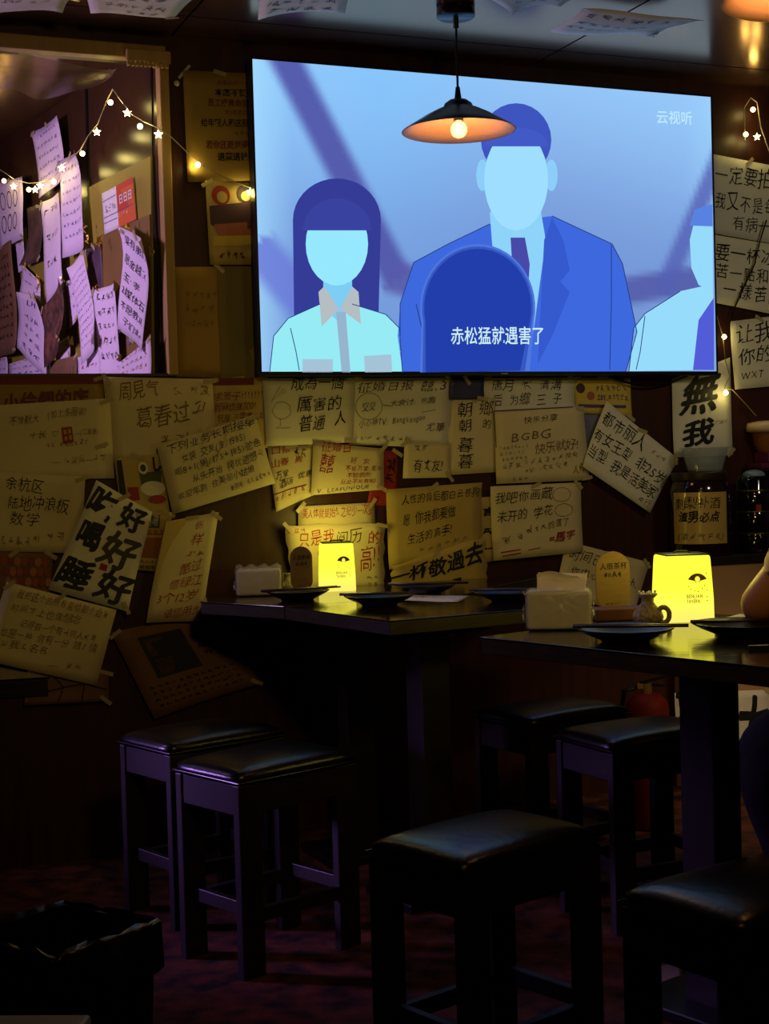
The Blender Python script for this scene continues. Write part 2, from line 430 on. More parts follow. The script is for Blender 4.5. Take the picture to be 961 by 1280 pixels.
for i in range(len(rows) - 1):
    for k in range(-3, 5):
        s0 = sj1 + k * 1.2 - 1.2; g = 0.004
        q = [wp(s0 + g, ZC, rows[i] + g), wp(s0 + 1.2 - g, ZC, rows[i] + g), wp(s0 + 1.2 - g, ZC, rows[i + 1] - g), wp(s0 + g, ZC, rows[i + 1] - g)]
        c = sum(q, Vector()) / 4
        if not (-3.7 < c.x < 4.4 and -1.6 < c.y < 7.4): continue
        mb = MB(); mb.slab(q, (0, 0, 0.012)); mk('ceiling_panel', mb, CEIL, root)

# ================================================================== TELEVISION
org = at_tv(608, 466, -0.02); tv = thing('television', org, 'large wall mounted flat television showing a pale blue cartoon picture with a subtitle', 'television')
tl, bl, br, tr = (at_tv(317.5, 79), at_tv(325, 466.5), at_tv(893.5, 462.5), at_tv(889.5, 117))
# true rectangle in the wall direction
sL = (tl - TV0).dot(WD) * .5 + (bl - TV0).dot(WD) * .5; sRt = (tr - TV0).dot(WD) * .5 + (br - TV0).dot(WD) * .5
def tp(s, z, off=0.0):
    p = TV0 + WD * s + WN * off; return Vector((p.x, p.y, z))
zB = (bl.z + br.z) / 2; zT = (tl.z + tr.z) / 2
print('TV', sL, sRt, zB, zT, bl.z, br.z, tl.z, tr.z)
mb = MB(); g = 0.006
mb.slab([tp(sL - g, zB - .012, -0.003), tp(sRt + g, zB - .012, -0.003), tp(sRt + g, zT + g, -0.003), tp(sL - g, zT + g, -0.003)], -WN * 0.04)
mk('housing', mb, BLACK, tv)
mb = MB()
for (s0, s1, z0, z1) in ((sL - g, sL, zB - .012, zT + g), (sRt, sRt + g, zB - .012, zT + g), (sL, sRt, zT, zT + g), (sL, sRt, zB - .012, zB)):
    mb.slab([tp(s0, z0, 0.002), tp(s1, z0, 0.002), tp(s1, z1, 0.002), tp(s0, z1, 0.002)], -WN * 0.006)
mk('bezel', mb, BLACK, tv)
mb = MB(); s0 = (sL + sRt) / 2; mb.slab([tp(s0 - .012, zB - .009, .003), tp(s0 + .012, zB - .009, .003), tp(s0 + .012, zB - .005, .003), tp(s0 - .012, zB - .005, .003)], -WN * .001)
mk('badge', mb, mat('silver', (150, 150, 160), 0.4, 0.8), tv)
mb = MB()
for s_ in (s0 - 0.25, s0 + 0.2): mb.slab([tp(s_, zB + .2, -0.043), tp(s_ + .05, zB + .2, -0.043), tp(s_ + .05, zT - .2, -0.043), tp(s_, zT - .2, -0.043)], -WN * 0.032)
mk('wall_bracket', mb, BLACK, tv)
# power cable sagging under the right end
mb = MB(); pts = [at_wall(760 + i * 9, 470 + 12 * math.sin(PI * i / 11), 0.03) for i in range(12)]; mb.tube(pts, 0.004, 6); mk('power_cable', mb, BLACK, tv)

# picture: base gradient
NX, NY = 96, 54
me = bpy.data.meshes.new('screen')
vs = []; fs = []; cols = []
OX = Vector(tv['org'])
def sm(a, b, x):
    t = max(0, min(1, (x - a) / (b - a))); return t * t * (3 - 2 * t)
def mixc(a, b, t): return tuple(a[i] * (1 - t) + b[i] * t for i in range(3))
def beam(px, py, x0, y0, x1, y1, hw, soft):
    dx, dy = x1 - x0, y1 - y0; L = math.hypot(dx, dy); t = ((px - x0) * dx + (py - y0) * dy) / L / L
    if t < -0.02 or t > 1.02: return 0
    d = abs((px - x0) * dy - (py - y0) * dx) / L
    return 1 - sm(hw - soft, hw + soft, d)
SP = []
for j in range(NY + 1):
    for i in range(NX + 1):
        u, v = i / NX, j / NY
        vs.append(tp(sL + (sRt - sL) * u, zT + (zB - zT) * v, 0.0) - OX)
        X, Y = 317 + 575 * u + 8 * v * (1 - u), (79 + 38 * u) * (1 - v) + (467 - 4 * u) * v
        c = mixc((150, 200, 250), (118, 152, 215), sm(0, .8, v + .15 * math.sin(u * 3)))
        c = mixc(c, (122, 196, 255), .5 * max(0, 1 - abs(u - .25) * 3) * (1 - v))
        c = mixc(c, (165, 222, 255), max(0, 1 - u * 14) * .7 + max(0, 1 - (1 - u) * 14) * .3)
        c = mixc(c, (82, 88, 168), beam(X, Y, 350, 70, 478, 345, 17, 8) * .95)
        c = mixc(c, (88, 90, 168), beam(X, Y, 470, 345, 520, 360, 20, 8) * .9)
        c = mixc(c, (84, 92, 168), beam(X, Y, 770, 362, 880, 345, 17, 6) * .9)
        c = mixc(c, (84, 96, 178), beam(X, Y, 820, 360, 905, 190, 12, 6) * .8)
        c = mixc(c, (105, 120, 215), beam(X, Y, 320, 310, 400, 420, 22, 10) * .8)
        cols.append(lin(c))
for j in range(NY):
    for i in range(NX):
        a = j * (NX + 1) + i; fs.append((a, a + NX + 1, a + NX + 2, a + 1))
me.from_pydata(vs, [], fs)
ca = me.color_attributes.new('picture', 'FLOAT_COLOR', 'POINT'); ca.data.foreach_set('color', [x for c in cols for x in c])
ms = bpy.data.materials.new('lit_screen'); ms.use_nodes = True; nt = ms.node_tree; nt.nodes.remove(nt.nodes['Principled BSDF'])
em = nt.nodes.new('ShaderNodeEmission'); at = nt.nodes.new('ShaderNodeAttribute'); at.attribute_name = 'picture'
nt.links.new(at.outputs['Color'], em.inputs[0]); em.inputs[1].default_value = 1.0; nt.links.new(em.outputs[0], nt.nodes['Material Output'].inputs[0])
me.materials.append(ms); so = bpy.data.objects.new('screen', me); C.objects.link(so); so.parent = tv; so['org'] = tv['org']
# flat shapes of the picture: plain generic busts
def tvpoly(name, pts, col, lay, parent=so):
    mb = MB(); mb.add([at_tv(x, y, 0.0004 * lay) for x, y in pts], [tuple(range(len(pts)))])
    return mk(name, mb, emat('screen_%d_%d_%d' % col, col, 1.0, False), parent)
def E(cx, cy, rx, ry, n=28, a0=0, a1=2 * PI): return [(cx + rx * math.cos(a0 + (a1 - a0) * i / n), cy + ry * math.sin(a0 + (a1 - a0) * i / n)) for i in range(n + (0 if abs(a1 - a0 - 2 * PI) < .01 else 1))]
BOT = 465.5
# left bust
tvpoly('picture_hair', [(368, 440)] + E(421, 275, 55, 52, 18, PI, 2 * PI) + [(472, 440)], (52, 60, 150), 1)
tvpoly('picture_shirt', [(337, BOT), (342, 420), (360, 398), (400, 380), (440, 380), (482, 393), (499, 410), (503, BOT)], (150, 235, 245), 2)
tvpoly('picture_neck', [(404, 350), (440, 350), (440, 385), (423, 402), (404, 385)], (125, 205, 245), 3)
tvpoly('picture_face', E(421, 305, 39, 52), (150, 232, 255), 4)
tvpoly('picture_fringe', E(421, 288, 43, 40, 18, PI, 2 * PI), (58, 66, 160), 5)
tvpoly('picture_collar', [(398, 365), (405, 358), (424, 386), (402, 408)], (180, 190, 195), 5)
tvpoly('picture_collar', [(440, 358), (448, 365), (451, 405), (425, 386)], (180, 190, 195), 5)
tvpoly('picture_placket', [(420, 390), (432, 390), (438, BOT), (427, BOT)], (150, 180, 205), 5)
tvpoly('picture_pocket', [(378, 449), (416, 449), (416, BOT), (378, BOT)], (165, 195, 215), 5)
tvpoly('picture_pocket', [(455, 445), (489, 443), (490, BOT - .5), (456, BOT)], (165, 195, 215), 5)
# centre bust
tvpoly('picture_jacket', [(503, BOT), (497, 420), (500, 380), (517, 328), (560, 305), (612, 280), (690, 270), (765, 305), (778, 330), (796, 415), (782, BOT - 1)], (62, 104, 222), 2)
tvpoly('picture_neck', [(612, 265), (676, 265), (682, 300), (660, BOT - 2), (640, BOT - 2), (615, 305)], (142, 212, 250), 3)
tvpoly('picture_tie', [(638, 297), (656, 297), (662, 330), (655, 440), (645, 440), (640, 330)], (72, 74, 170), 4)
tvpoly('picture_hair', E(645, 175, 44, 46), (62, 84, 190), 4)
tvpoly('picture_ear', E(603, 219, 8, 20, 14), (140, 205, 250), 4)
tvpoly('picture_ear', E(689, 219, 8, 20, 14), (140, 205, 250), 4)
tvpoly('picture_face', E(645, 225, 40, 63), (160, 222, 255), 5)
tvpoly('picture_fringe', E(645, 183, 40, 24, 18, PI, 2 * PI), (66, 90, 198), 6)
tvpoly('picture_lapel', [(690, 272), (704, 300), (712, 338), (700, 352), (712, 365), (690, 420), (672, 455), (680, 300)], (52, 90, 205), 4)
# right bust
tvpoly('picture_coat', [(786, BOT - 1.5), (792, 410), (806, 392), (850, 364), (891, 355), (892.5, BOT - 3)], (152, 220, 252), 2)
tvpoly('picture_face', [(862, 300)] + [(864, 335), (873, 356), (891, 366), (890.5, 268), (868, 275)], (150, 218, 252), 3)
tvpoly('picture_head_band', [(862, 282), (868, 262), (890.3, 255), (890.6, 283)], (88, 130, 225), 4)
tvpoly('picture_scarf', [(873, 400), (892, 372), (892.5, BOT - 3), (866, BOT - 3)], (82, 92, 215), 4)
# blurred foreground shape (two soft steps) and its light edge
tvpoly('picture_foreground_edge', [(525, BOT)] + E(597, 385, 72, 80, 26, PI * .93, 2 * PI + .2) + [(662, BOT - 2)], (78, 118, 220), 7)
tvpoly('picture_foreground_edge', [(528, BOT)] + E(597, 385, 69.5, 77, 26, PI * .93, 2 * PI + .2) + [(656, BOT - 2)], (54, 88, 195), 7.5)
tvpoly('picture_foreground', [(532, BOT)] + E(597, 385, 67, 74, 26, PI * .93, 2 * PI + .2) + [(650, BOT - 2)], (34, 62, 170), 8)
def tvtext(name, s_, q, col, lay, bold=0.0):
    sh = Sheet([at_tv(x, y, 0.0004 * lay) for x, y in q], WN, 0.0)
    return mk(name, sh.text([(s_, 0, 1, 1, 1, 1.0, bold)], False, 1, 0), emat('screen_text_%d' % lay + name, col, 1.0, False), so)
tvtext('picture_subtitle', '赤松猛就遇害了', [(563, 407), (680.5, 406), (680.5, 430), (563, 430)], (205, 240, 250), 11, 0.008)
tvtext('picture_channel_mark', '云视听', [(820, 136), (865, 138), (866, 156), (820, 154)], (190, 232, 255), 6, 0.012)
def sky_outline(pts, lay):
    mb = MB(); n = len(pts)
    for i in range(n - 1):
        a = Vector(pts[i]); b = Vector(pts[i + 1]); t = (b - a).normalized(); c = Vector((-t.y, t.x)) * .55
        q = [a - c, b - c, b + c, a + c]; mb.add([at_tv(p[0], p[1], 0.0004 * lay) for p in q], [(0, 1, 2, 3)])
    return mb
ol = merge(sky_outline([(337, BOT), (342, 420), (360, 398), (400, 380)], 6), sky_outline([(440, 380), (482, 393), (499, 410), (503, BOT)], 6),
           sky_outline([(500, 420), (500, 380), (517, 328), (560, 305), (612, 280)], 6), sky_outline([(690, 270), (765, 305), (778, 330), (796, 415), (782, BOT - 1)], 6),
           sky_outline([(786, BOT - 1.5), (792, 410), (806, 392), (850, 364)], 6), sky_outline([(520, 380), (527, 410), (540, 440)], 6),
           sky_outline([(363, 410), (370, 440), (374, 463)], 6), sky_outline([(764, 306), (764, 380), (762, 462)], 6), sky_outline([(806, 395), (800, 440), (795, 462)], 6))
mk('picture_outline', ol, emat('screen_line', (36, 62, 130), 1.0, False), so)

# ================================================================== PAPERS ON THE BACK WALL
P = paper
P('w', [(228, 88), (320, 92), (320, 226), (234, 228)], 'tall olive notice with brown printed lines hanging left of the television', PAPERO, cat='poster', name='notice_poster', hand=False, k=3,
  lines={INKDR: [('对菜品的一~~', .45, .12, .98, .12, .05), ('员工提意命苦一', .32, .315, .98, .315, .075, .02), ('觉得若你一', .55, .39, .98, .39, .05), ('若你还是觉得不', .28, .70, .98, .70, .08, .02)],
         INK: [('本店不赞是', .42, .22, .98, .22, .075, .02), ('给年轻人和这那个', .22, .50, .98, .50, .08, .02), ('~~~~', .68, .58, .98, .58, .05), ('退菜退钱((', .44, .81, .98, .81, .08, .03)]})
P('w', [(256, 226), (322, 229), (322, 331), (262, 331)], 'yellowish picture poster with dark and red shapes below the tall notice', PAPERY, cat='poster', name='picture_poster', hand=False, k=2,
  extra=[('printed_shape', mat('print_plum', (70, 42, 60), .7), [(.05, .30), (.98, .22), (.98, .55), (.3, .6), (.05, .52)]), ('printed_shape', mat('print_red', (150, 50, 34), .7), ell(.28, .17, .18, .12)),
         ('printed_shape', mat('print_dark', (52, 36, 40), .7), ell(.75, .14, .16, .11)), ('printed_shape', mat('print_pink', (165, 95, 80), .7), [(.12, .52), (.8, .48), (.85, .64), (.2, .66)]),
         ('printed_shape', mat('print_gold', (200, 170, 70), .7), [(.1, .66), (.9, .64), (.92, .76), (.08, .78)]), ('printed_shape', PAPERY, ell(.3, .19, .1, .07)), ('printed_shape', PAPERY, ell(.76, .17, .09, .06))],
  lines={INKDR: [('~~~~', .2, .93, .75, .93, .1, .03)]})
P('w', [(217, 334), (328, 333), (330, 474), (220, 471)], 'plain brown wrapping sheet pinned between bay jamb and television', PAPERO, lines={INKF: [('~~~~~', .12, .3, .5, .3, .09), ('~~~~', .1, .42, .45, .42, .1), ('~~~~~', .1, .55, .45, .54, .08)]}, k=1,
  extra=[('dark_overlay_strip', mat('paper_ochre_dark', (112, 98, 52), .6), [(.48, .0), (1, .0), (1, 1), (.5, 1)])])
P('w', [(-30, 471), (129, 470), (131, 560), (-30, 560)], 'olive poster with dark red top strip directly under the bay sill', PAPERO, hand=False, cat='poster', name='olive_poster', k=1,
  extra=[('red_strip', mat('dark_red_print', (110, 38, 22), .7), [(0, 0), (1, 0), (1, .11), (0, .11)])], lines={INKDR: [('小倫們的店', .2, .52, .88, .44, .3, .03)]})
P('w', [(128, 471), (264, 474), (272, 575), (140, 580)], 'plain ochre sheet with faint large handwriting, right of the olive poster', PAPER, k=2,
  lines={INKF: [('周見气', .13, .28, .5, .22, .22), ('~ ~~', .62, .22, .98, .2, .14), ('葛春过~', .25, .62, .95, .5, .28), ('~~', .45, .8, .75, .74, .12)]}, curl=.006)
P('w', [(-30, 508), (137, 498), (143, 598), (-30, 600)], 'ochre sheet with a small red square seal stamp', PAPER, k=3,
  lines={INKF: [('不惜默大', .24, .28, .46, .26, .12), ('(加上多服装)', .52, .22, .82, .19, .12), ('十长 ♡', .38, .47, .6, .46, .1), ('—(二服装)', .72, .45, .9, .44, .09), ('VX', .51, .61, .57, .6, .1), ('~~~~~~', .60, .60, .82, .57, .1), ('— ~~~—~~', .55, .82, .95, .78, .1)]},
  extra=[('seal_stamp', mat('seal_red', (150, 42, 30), .7), [(.62, .34), (.70, .33), (.71, .53), (.63, .55)]), ('seal_sign', PAPERY, [(.635, .37), (.655, .37), (.66, .42), (.64, .43)]), ('seal_sign', PAPERY, [(.67, .36), (.69, .36), (.69, .42), (.672, .42)]),
         ('seal_sign', PAPERY, [(.64, .46), (.66, .45), (.665, .5), (.645, .51)]), ('seal_sign', PAPERY, [(.673, .44), (.695, .44), (.697, .5), (.677, .5)])])
P('w', [(-30, 588), (106, 596), (102, 692), (-30, 688)], 'ochre sheet with three black handwritten lines at the left edge of the frame', PAPER, k=4,
  lines={INK: [('余杭区', .26, .22, .62, .24, .2), ('陆地冲浪板', .28, .46, .86, .48, .2), ('数学', .30, .66, .60, .68, .2)], INKF: [('~~~~~', .22, .92, .6, .92, .14), ('~~', .65, .86, .85, .92, .2)]})
P('w', [(120, 600), (190, 640), (158, 764), (60, 737)], 'tilted white poster with big black brush characters in two columns', PAPERW, cat='poster', name='calligraphy_poster', hand=True, k=7, curl=.008,
  lines={INK: [('吃', .02, .28, .40, .28, .28, .05), ('好', .50, .27, .96, .27, .29, .05), ('喝', .02, .58, .42, .60, .30, .05), ('睡', .0, .94, .46, .94, .30, .05), ('好', .56, .93, .98, .93, .29, .05)], INKG: [('好', .46, .62, .92, .60, .31, .05)]},
  extra=[('seal_stamp', INKR, [(.50, .64), (.60, .64), (.60, .70), (.50, .70)])])
P('w', [(142, 572), (202, 568), (212, 645), (152, 648)], 'food picture leaflet with pale bowl shape above the brush poster', PAPERY, cat='poster', name='food_leaflet', k=5, hand=False,
  extra=[('printed_shape', INK, [(.05, .05), (.15, .05), (.16, .7), (.02, .72)]), ('printed_shape', mat('print_green', (70, 80, 50), .7), [(.48, .28), (.95, .26), (.9, .48), (.5, .5)]), ('printed_shape', PAPERW, ell(.72, .54, .26, .12)),
         ('printed_shape', INKR, [(.2, .5), (.42, .5), (.42, .72), (.2, .72)]), ('printed_shape', PAPERW, ell(.57, .2, .1, .1)), ('printed_shape', INKG, ell(.57, .2, .06, .06)), ('printed_shape', mat('print_red', (150, 50, 34)), ell(.78, .72, .18, .07))],
  lines={INK: [('し', .75, .27, .95, .27, .26, .06)]})
P('w', [(170, 642), (214, 640), (214, 716), (168, 712)], 'small snack leaflet with green box and brown food picture', PAPERY, cat='poster', name='snack_leaflet', k=6, hand=False,
  extra=[('printed_shape', mat('print_green', (50, 66, 44), .7), [(.3, .04), (.68, .04), (.66, .26), (.28, .26)]), ('printed_shape', mat('print_food', (140, 84, 42), .7), [(.22, .42), (.8, .42), (.76, .78), (.15, .78)]), ('printed_shape', INKR, ('l', [(.2, .37), (.9, .37)], .003))],
  lines={PAPERW: [('小物', .34, .22, .62, .22, .14)], INK: [('大人也可以', .12, .88, .8, .88, .08), ('偷偷懒吃', .12, .97, .7, .97, .08)], INKR: [('零食王', .3, .37, .8, .36, .09)]})
P('w', [(-30, 688), (66, 692), (62, 748), (-30, 748)], 'brownish photo print of round fruit pieces', PAPERB, cat='poster', name='fruit_print', k=5, hand=False,
  extra=[('printed_fruit', mat('fruit_%d' % (i % 3), [(150, 72, 50), (128, 60, 48), (170, 100, 70)][i % 3], .7), ell(.36 + .09 * (i % 7) + .03 * (i // 7), .2 + .22 * (i // 7), .045, .1, 12)) for i in range(21)])
P('w', [(8, 727), (145, 762), (120, 857), (-24, 824)], 'tilted ochre letter with five faint handwritten lines near the floor end of the wall', PAPER, k=8, curl=.008,
  lines={INKF: [('我把这个的所有爱给那个会~', .12, .16, .95, .14, .12), ('时间~上也像想念', .1, .34, .72, .3, .12), ('记得有一个有~的人~~', .22, .5, .9, .47, .11), ('也是一种 信有一份 随~情', .08, .66, .92, .6, .12), ('~~我~名名', .02, .8, .52, .76, .11)], INKR: [('— ~~', .55, .92, .85, .84, .1, .0)]})
P('w', [(34, 838), (136, 840), (135, 876), (30, 882)], 'brown card with dark cracked line pattern below the tilted letter', PAPERB, cat='poster', name='pattern_card', k=6, hand=False,
  extra=[('printed_line', INK, ('l', p_, .004)) for p_ in ([(.3, .1), (.45, .5), (.4, .95)], [(.45, .5), (.7, .4), (.98, .6)], [(.7, .4), (.75, .05)], [(.1, .5), (.3, .6), (.45, .5)], [(.7, .4), (.68, .95)])])
P('w', [(138, 790), (266, 764), (325, 853), (192, 898)], 'tilted brown newspaper page with a dark picture block', PAPERB, cat='poster', name='newspaper_page', k=4, hand=False, curl=.008,
  extra=[('printed_block', mat('news_dark', (36, 28, 24), .7), [(.2, .12), (.62, .12), (.62, .6), (.2, .6)]), ('printed_block', PAPERD, [(.24, .16), (.42, .16), (.42, .36), (.24, .36)]), ('printed_block', PAPERD, [(.24, .48), (.42, .48), (.42, .57), (.24, .57)])],
  lines={PAPERB: [('METAL-XPE', .245, .435, .42, .435, .05), ('CRYSTAL', .245, .475, .42, .475, .045)], INK: [('~~~~~~~~~~~~', .08, .70 + i * .07, .9, .70 + i * .07, .045, .02) for i in range(4)] + [('~~', .68, .2 + i * .1, .9, .2 + i * .1, .08, .06) for i in range(4)]})
P('w', [(205, 652), (273, 640), (251, 776), (181, 778)], 'long narrow slip with red handwriting hanging beside the snack leaflet', PAPER, k=9, curl=.010,
  lines={INKR: [('伤', .58, .14, .76, .14, .1), ('样', .58, .27, .78, .27, .11), ('~~', .5, .4, .9, .39, .08), ('酷过', .45, .56, .85, .52, .12), ('悟绿江', .3, .69, .9, .66, .11), ('3个12岁', .12, .83, .86, .8, .11), ('请您用~', .3, .97, .96, .94, .1)]},
  extra=[('fold_flap', PAPERY, [(.0, .0), (.42, .02), (.02, .55)])])
P('w', [(262, 473), (332, 472), (334, 560), (266, 562)], 'ochre note with dark bar and red exclamation lines left of the tree drawing', PAPERY, k=2,
  lines={INKDR: [('求签子!!!!!!!', .05, .32, .95, .28, .13), ('我麻烦摆加0!', .05, .47, .82, .45, .13), ('杭艘.三字喜欢0!', .1, .62, .98, .6, .13)]},
  extra=[('dark_bar', INKDR, [(0, .0), (.78, .0), (.78, .1), (0, .1)])])
P('w', [(195, 558), (318, 518), (343, 604), (216, 643)], 'tilted sheet in six black handwritten lines with shiny tape, left of centre', PAPER, k=8, curl=.008,
  lines={INK: [('下列业务长期接单', .08, .17, .98, .14, .14), ('女装 交友(生/1985)', .2, .34, .85, .3, .13), ('喝8+1(男/175+185)驼色', .1, .5, .98, .44, .13), ('从头开始 排忧遗憾~', .25, .66, .98, .6, .13), ('欢迎年到 住美丽小姑娘', .08, .84, .85, .76, .12), ('新到号: ~~~~~~', .58, .93, .99, .88, .09)]},
  extra=[('tape_crease', TAPE, ('l', [(.42, .5), (.6, .3), (.75, .0)], .006))])
P('w', [(328, 473), (444, 472), (440, 553), (332, 558)], 'sheet with three big black lines and a small tree drawing', PAPERW, k=3,
  lines={INK: [('成為一個', .30, .18, .88, .16, .24, .02), ('厲害的', .36, .52, .86, .48, .24, .02), ('普通 人', .38, .82, .92, .72, .25, .02)]},
  extra=[('tree_drawing', INKG, ('l', [(.19 + .10 * math.cos(a / 12 * 2 * PI) * (1 + .12 * math.sin(a * 2.5)), .48 + .13 * math.sin(a / 12 * 2 * PI)) for a in range(13)], .0014)),
         ('tree_drawing', INKG, ('l', [(.17, .6), (.17, .7), (.12, .74), (.28, .74)], .0014)), ('tree_drawing', INKG, ('l', [(.08, .35), (.18, .12), (.24, .2), (.1, .32), (.22, .16)], .0014))])
P('w', [(441, 473), (563, 472), (563, 560), (436, 556)], 'sheet with an ellipse drawn round two characters under the television middle', PAPERW, k=2,
  lines={INKG: [('征婚日报', .05, .22, .62, .17, .16), ('囍,3', .68, .2, .96, .18, .18), ('大会讨: 热趣', .38, .42, .84, .36, .1), ('小心神TV: Bangkangan', .08, .74, .74, .62, .13), ('~~~~~~~~', .02, .95, .6, .92, .09), ('尤華', .74, .78, .94, .76, .14)], INK: [('交交', .1, .5, .24, .49, .15)]},
  extra=[('ellipse_drawing', INKG, ('l', ell(.17, .42, .13, .2, 22) + [(.30, .42)], .0016)), ('underline', INKG, ('l', [(.7, .5), (.84, .46)], .0014)), ('dash', INK, ('l', [(.31, .4), (.38, .41)], .002))])
P('w', [(334, 558), (393, 556), (393, 618), (344, 640)], 'small sheet with red and black writing beneath the tree drawing', PAPER, k=1,
  lines={INKR: [('口报', .05, .14, .5, .12, .14), ('山春 男', .02, .34, .75, .32, .14), ('~~~~~', .02, .86, .8, .84, .12)], INK: [('万堂', .1, .54, .4, .52, .14), ('酒店', .15, .68, .5, .66, .14), ('优惠', .6, .62, .95, .6, .14), ('~~', .55, .2, .85, .25, .24)]},
  extra=[('underline', INKDR, ('l', [(.0, .74), (.4, .73), (.8, .75)], .003))])
P('w', [(391, 552), (479, 561), (479, 612), (388, 619)], 'sheet with a red double happiness sign and marriage notice', PAPER, k=4,
  lines={INKR: [('征婚日', .12, .18, .55, .16, .22), ('囍', .08, .60, .33, .60, .46), ('好 女', .52, .40, .82, .38, .16), ('不能万堂:意志', .46, .56, .98, .54, .13), ('不能厕所', .48, .7, .82, .69, .12), ('从此不如有知!', .4, .83, .9, .82, .11)], INK: [('V. LEAFUNIQUE', .08, .99, .8, .95, .12, .015)]})
P('w', [(470, 562), (497, 564), (496, 632), (458, 632)], 'narrow red card showing between the marriage notice and the next sheets', mat('red_card', (150, 36, 28), .7), cat='card', name='red_card', k=1, lines={INK: [('~', .5, .4, .95, .4, .3, .06), ('~', .5, .6, .9, .6, .2, .05)]})
P('w', [(505, 552), (563, 556), (563, 597), (503, 598)], 'short sheet corner with an exclamation mark left of the four-character column', PAPER, k=3,
  lines={INK: [('~~', .2, .25, .55, .2, .2), ('有~友!', .2, .85, .85, .8, .4)]})
P('w', [(561, 497), (618, 497), (622, 590), (560, 594)], 'sheet with a column of four black characters under the blue card', PAPER, k=2,
  lines={INK: [('朝', .18, .24, .5, .24, .2, .01), ('朝', .18, .46, .5, .46, .2, .01), ('暮', .18, .70, .5, .70, .2, .01), ('暮', .18, .93, .5, .93, .2, .01), ('鄉', .65, .24, .95, .24, .2), ('的', .7, .42, .9, .42, .14)]})
P('w', [(561, 474), (604, 474), (604, 499), (561, 499)], 'small dark blue card just beneath the television', mat('blue_card', (50, 52, 104), .6, noise=.2), cat='card', name='blue_card', k=4, lines=())
P('w', [(604, 473), (718, 472), (718, 513), (606, 515)], 'sheet with two rows of black writing right of the blue card', PAPERW, k=1,
  lines={INK: [('唐月 ~ 清溝', .08, .38, .85, .34, .36), ('后 为鄉 三 子', .08, .86, .86, .78, .4)]})
P('w', [(617, 514), (728, 508), (737, 600), (620, 605)], 'sheet with the large letters BGBG framed by a dark top edge', PAPER, k=5,
  lines={INKG: [('快乐分享', .32, .2, .7, .17, .1)], INKF: [('BGBG', .17, .46, .62, .4, .16, .02), ('快乐就好!', .42, .62, .92, .56, .15), ('~~~~~~~~', .04, .54, .36, .52, .06), ('~~~~~~', .04, .62, .32, .6, .06), ('~~~~~~', .06, .7, .34, .68, .06), ('~~~~~~~~~~~', .05, .82, .9, .68, .1), ('+V: ~~~~', .3, .88, .78, .8, .09), ('人作', .82, .9, .96, .9, .14), ('~~~', .16, .97, .34, .96, .06)]},
  extra=[('dark_edge', INK, ('l', [(0, .0), (.5, .0), (.88, .0)], .003)), ('dark_edge', INK, ('l', [(.0, .0), (.01, .5)], .003))])
P('w', [(717, 472), (787, 473), (789, 520), (719, 516)], 'yellow flyer with small round pictures under the television right end', mat('flyer_yellow', (205, 180, 70), .6), cat='flyer', name='flyer', k=1, hand=False,
  extra=[('printed_shape', mat('print_plum', (70, 42, 60)), ell(.1, .3, .08, .14)), ('printed_shape', mat('print_pink', (165, 95, 80)), ell(.28, .5, .07, .12)), ('printed_strip', INKP, [(.05, .75), (.9, .72), (.9, .8), (.05, .84)])],
  lines={INKP: [('ZBY.~~~~~', .4, .62, .95, .6, .2, .02), ('P~~~~~', .38, .38, .95, .35, .2)]})
P('w', [(719, 517), (789, 520), (791, 582), (722, 580)], 'blue and gold leaflet half hidden behind the tilted black-written sheet', mat('leaflet_blue', (110, 110, 150), .6, noise=.3), cat='flyer', name='leaflet', k=1, lines=())
P('w', [(757, 501), (846, 574), (811, 641), (726, 583)], 'steeply tilted sheet with bold black lines below the television right end', PAPERW, k=7, curl=.008,
  lines={INK: [('都市丽人', .03, .3, .60, .28, .24, .02), ('有女王型 非25岁', -.0, .57, .98, .52, .22, .02), ('当型 我是活美家', .0, .82, .96, .78, .22, .02), ('~行', .78, .96, .96, .94, .12, .01)], INKR: [('~~~', .68, .2, .88, .18, .08, .0)]})
P('w', [(839, 474), (912, 447), (915, 569), (841, 572)], 'white sheet with two big cursive brush characters right of the television', PAPERW, cat='poster', name='calligraphy_sheet', k=2, hand=True,
  lines={INK: [('無', .10, .52, .85, .5, .50, .035), ('我', .12, .88, .74, .86, .36, .035)], INKF: [('~~~~', .62, .66, .95, .66, .05)]})
P('w', [(885, 192), (985, 211), (985, 308), (886, 291)], 'white sheet with three black lines, topmost right of the television', PAPERW, k=2,
  lines={INK: [('一定要拍照', .06, .36, .98, .30, .26, .01), ('我又不是每天', .06, .70, 1.0, .62, .26, .01), ('有病一', .28, .93, .78, .88, .22, .01)]})
P('w', [(884, 292), (985, 309), (985, 397), (886, 377)], 'grey-white sheet with bold black writing, middle one right of the television', PAPERW, k=3,
  lines={INK: [('要一杯冰', .08, .38, .84, .32, .27, .02), ('苦一點和我', .08, .64, .92, .58, .24, .02), ('一樣苦的', .16, .92, .92, .84, .28, .02)]})
P('w', [(911, 402), (985, 393), (985, 481), (918, 487)], 'white sheet with loose black handwriting, lowest one right of the television', PAPERW, k=3,
  lines={INK: [('让我', .08, .36, .74, .32, .3, .015), ('你的', .1, .66, .72, .62, .27, .015), ('WXT ~', .12, .88, .8, .84, .15, .01)]})
P('w', [(482, 612), (599, 603), (603, 690), (485, 712)], 'yellow-lit sheet with three black lines above the near lamp table', PAPERY, k=5, curl=.008,
  lines={INK: [('人性的背后都白云苍狗', .16, .22, .98, .18, .14, .015), ('愿 你我都要做', .16, .5, .72, .44, .17, .015), ('生活的高手!', .2, .74, .68, .66, .15, .015)], INKF: [('~~~~~~', .3, .88, .85, .8, .1)]})
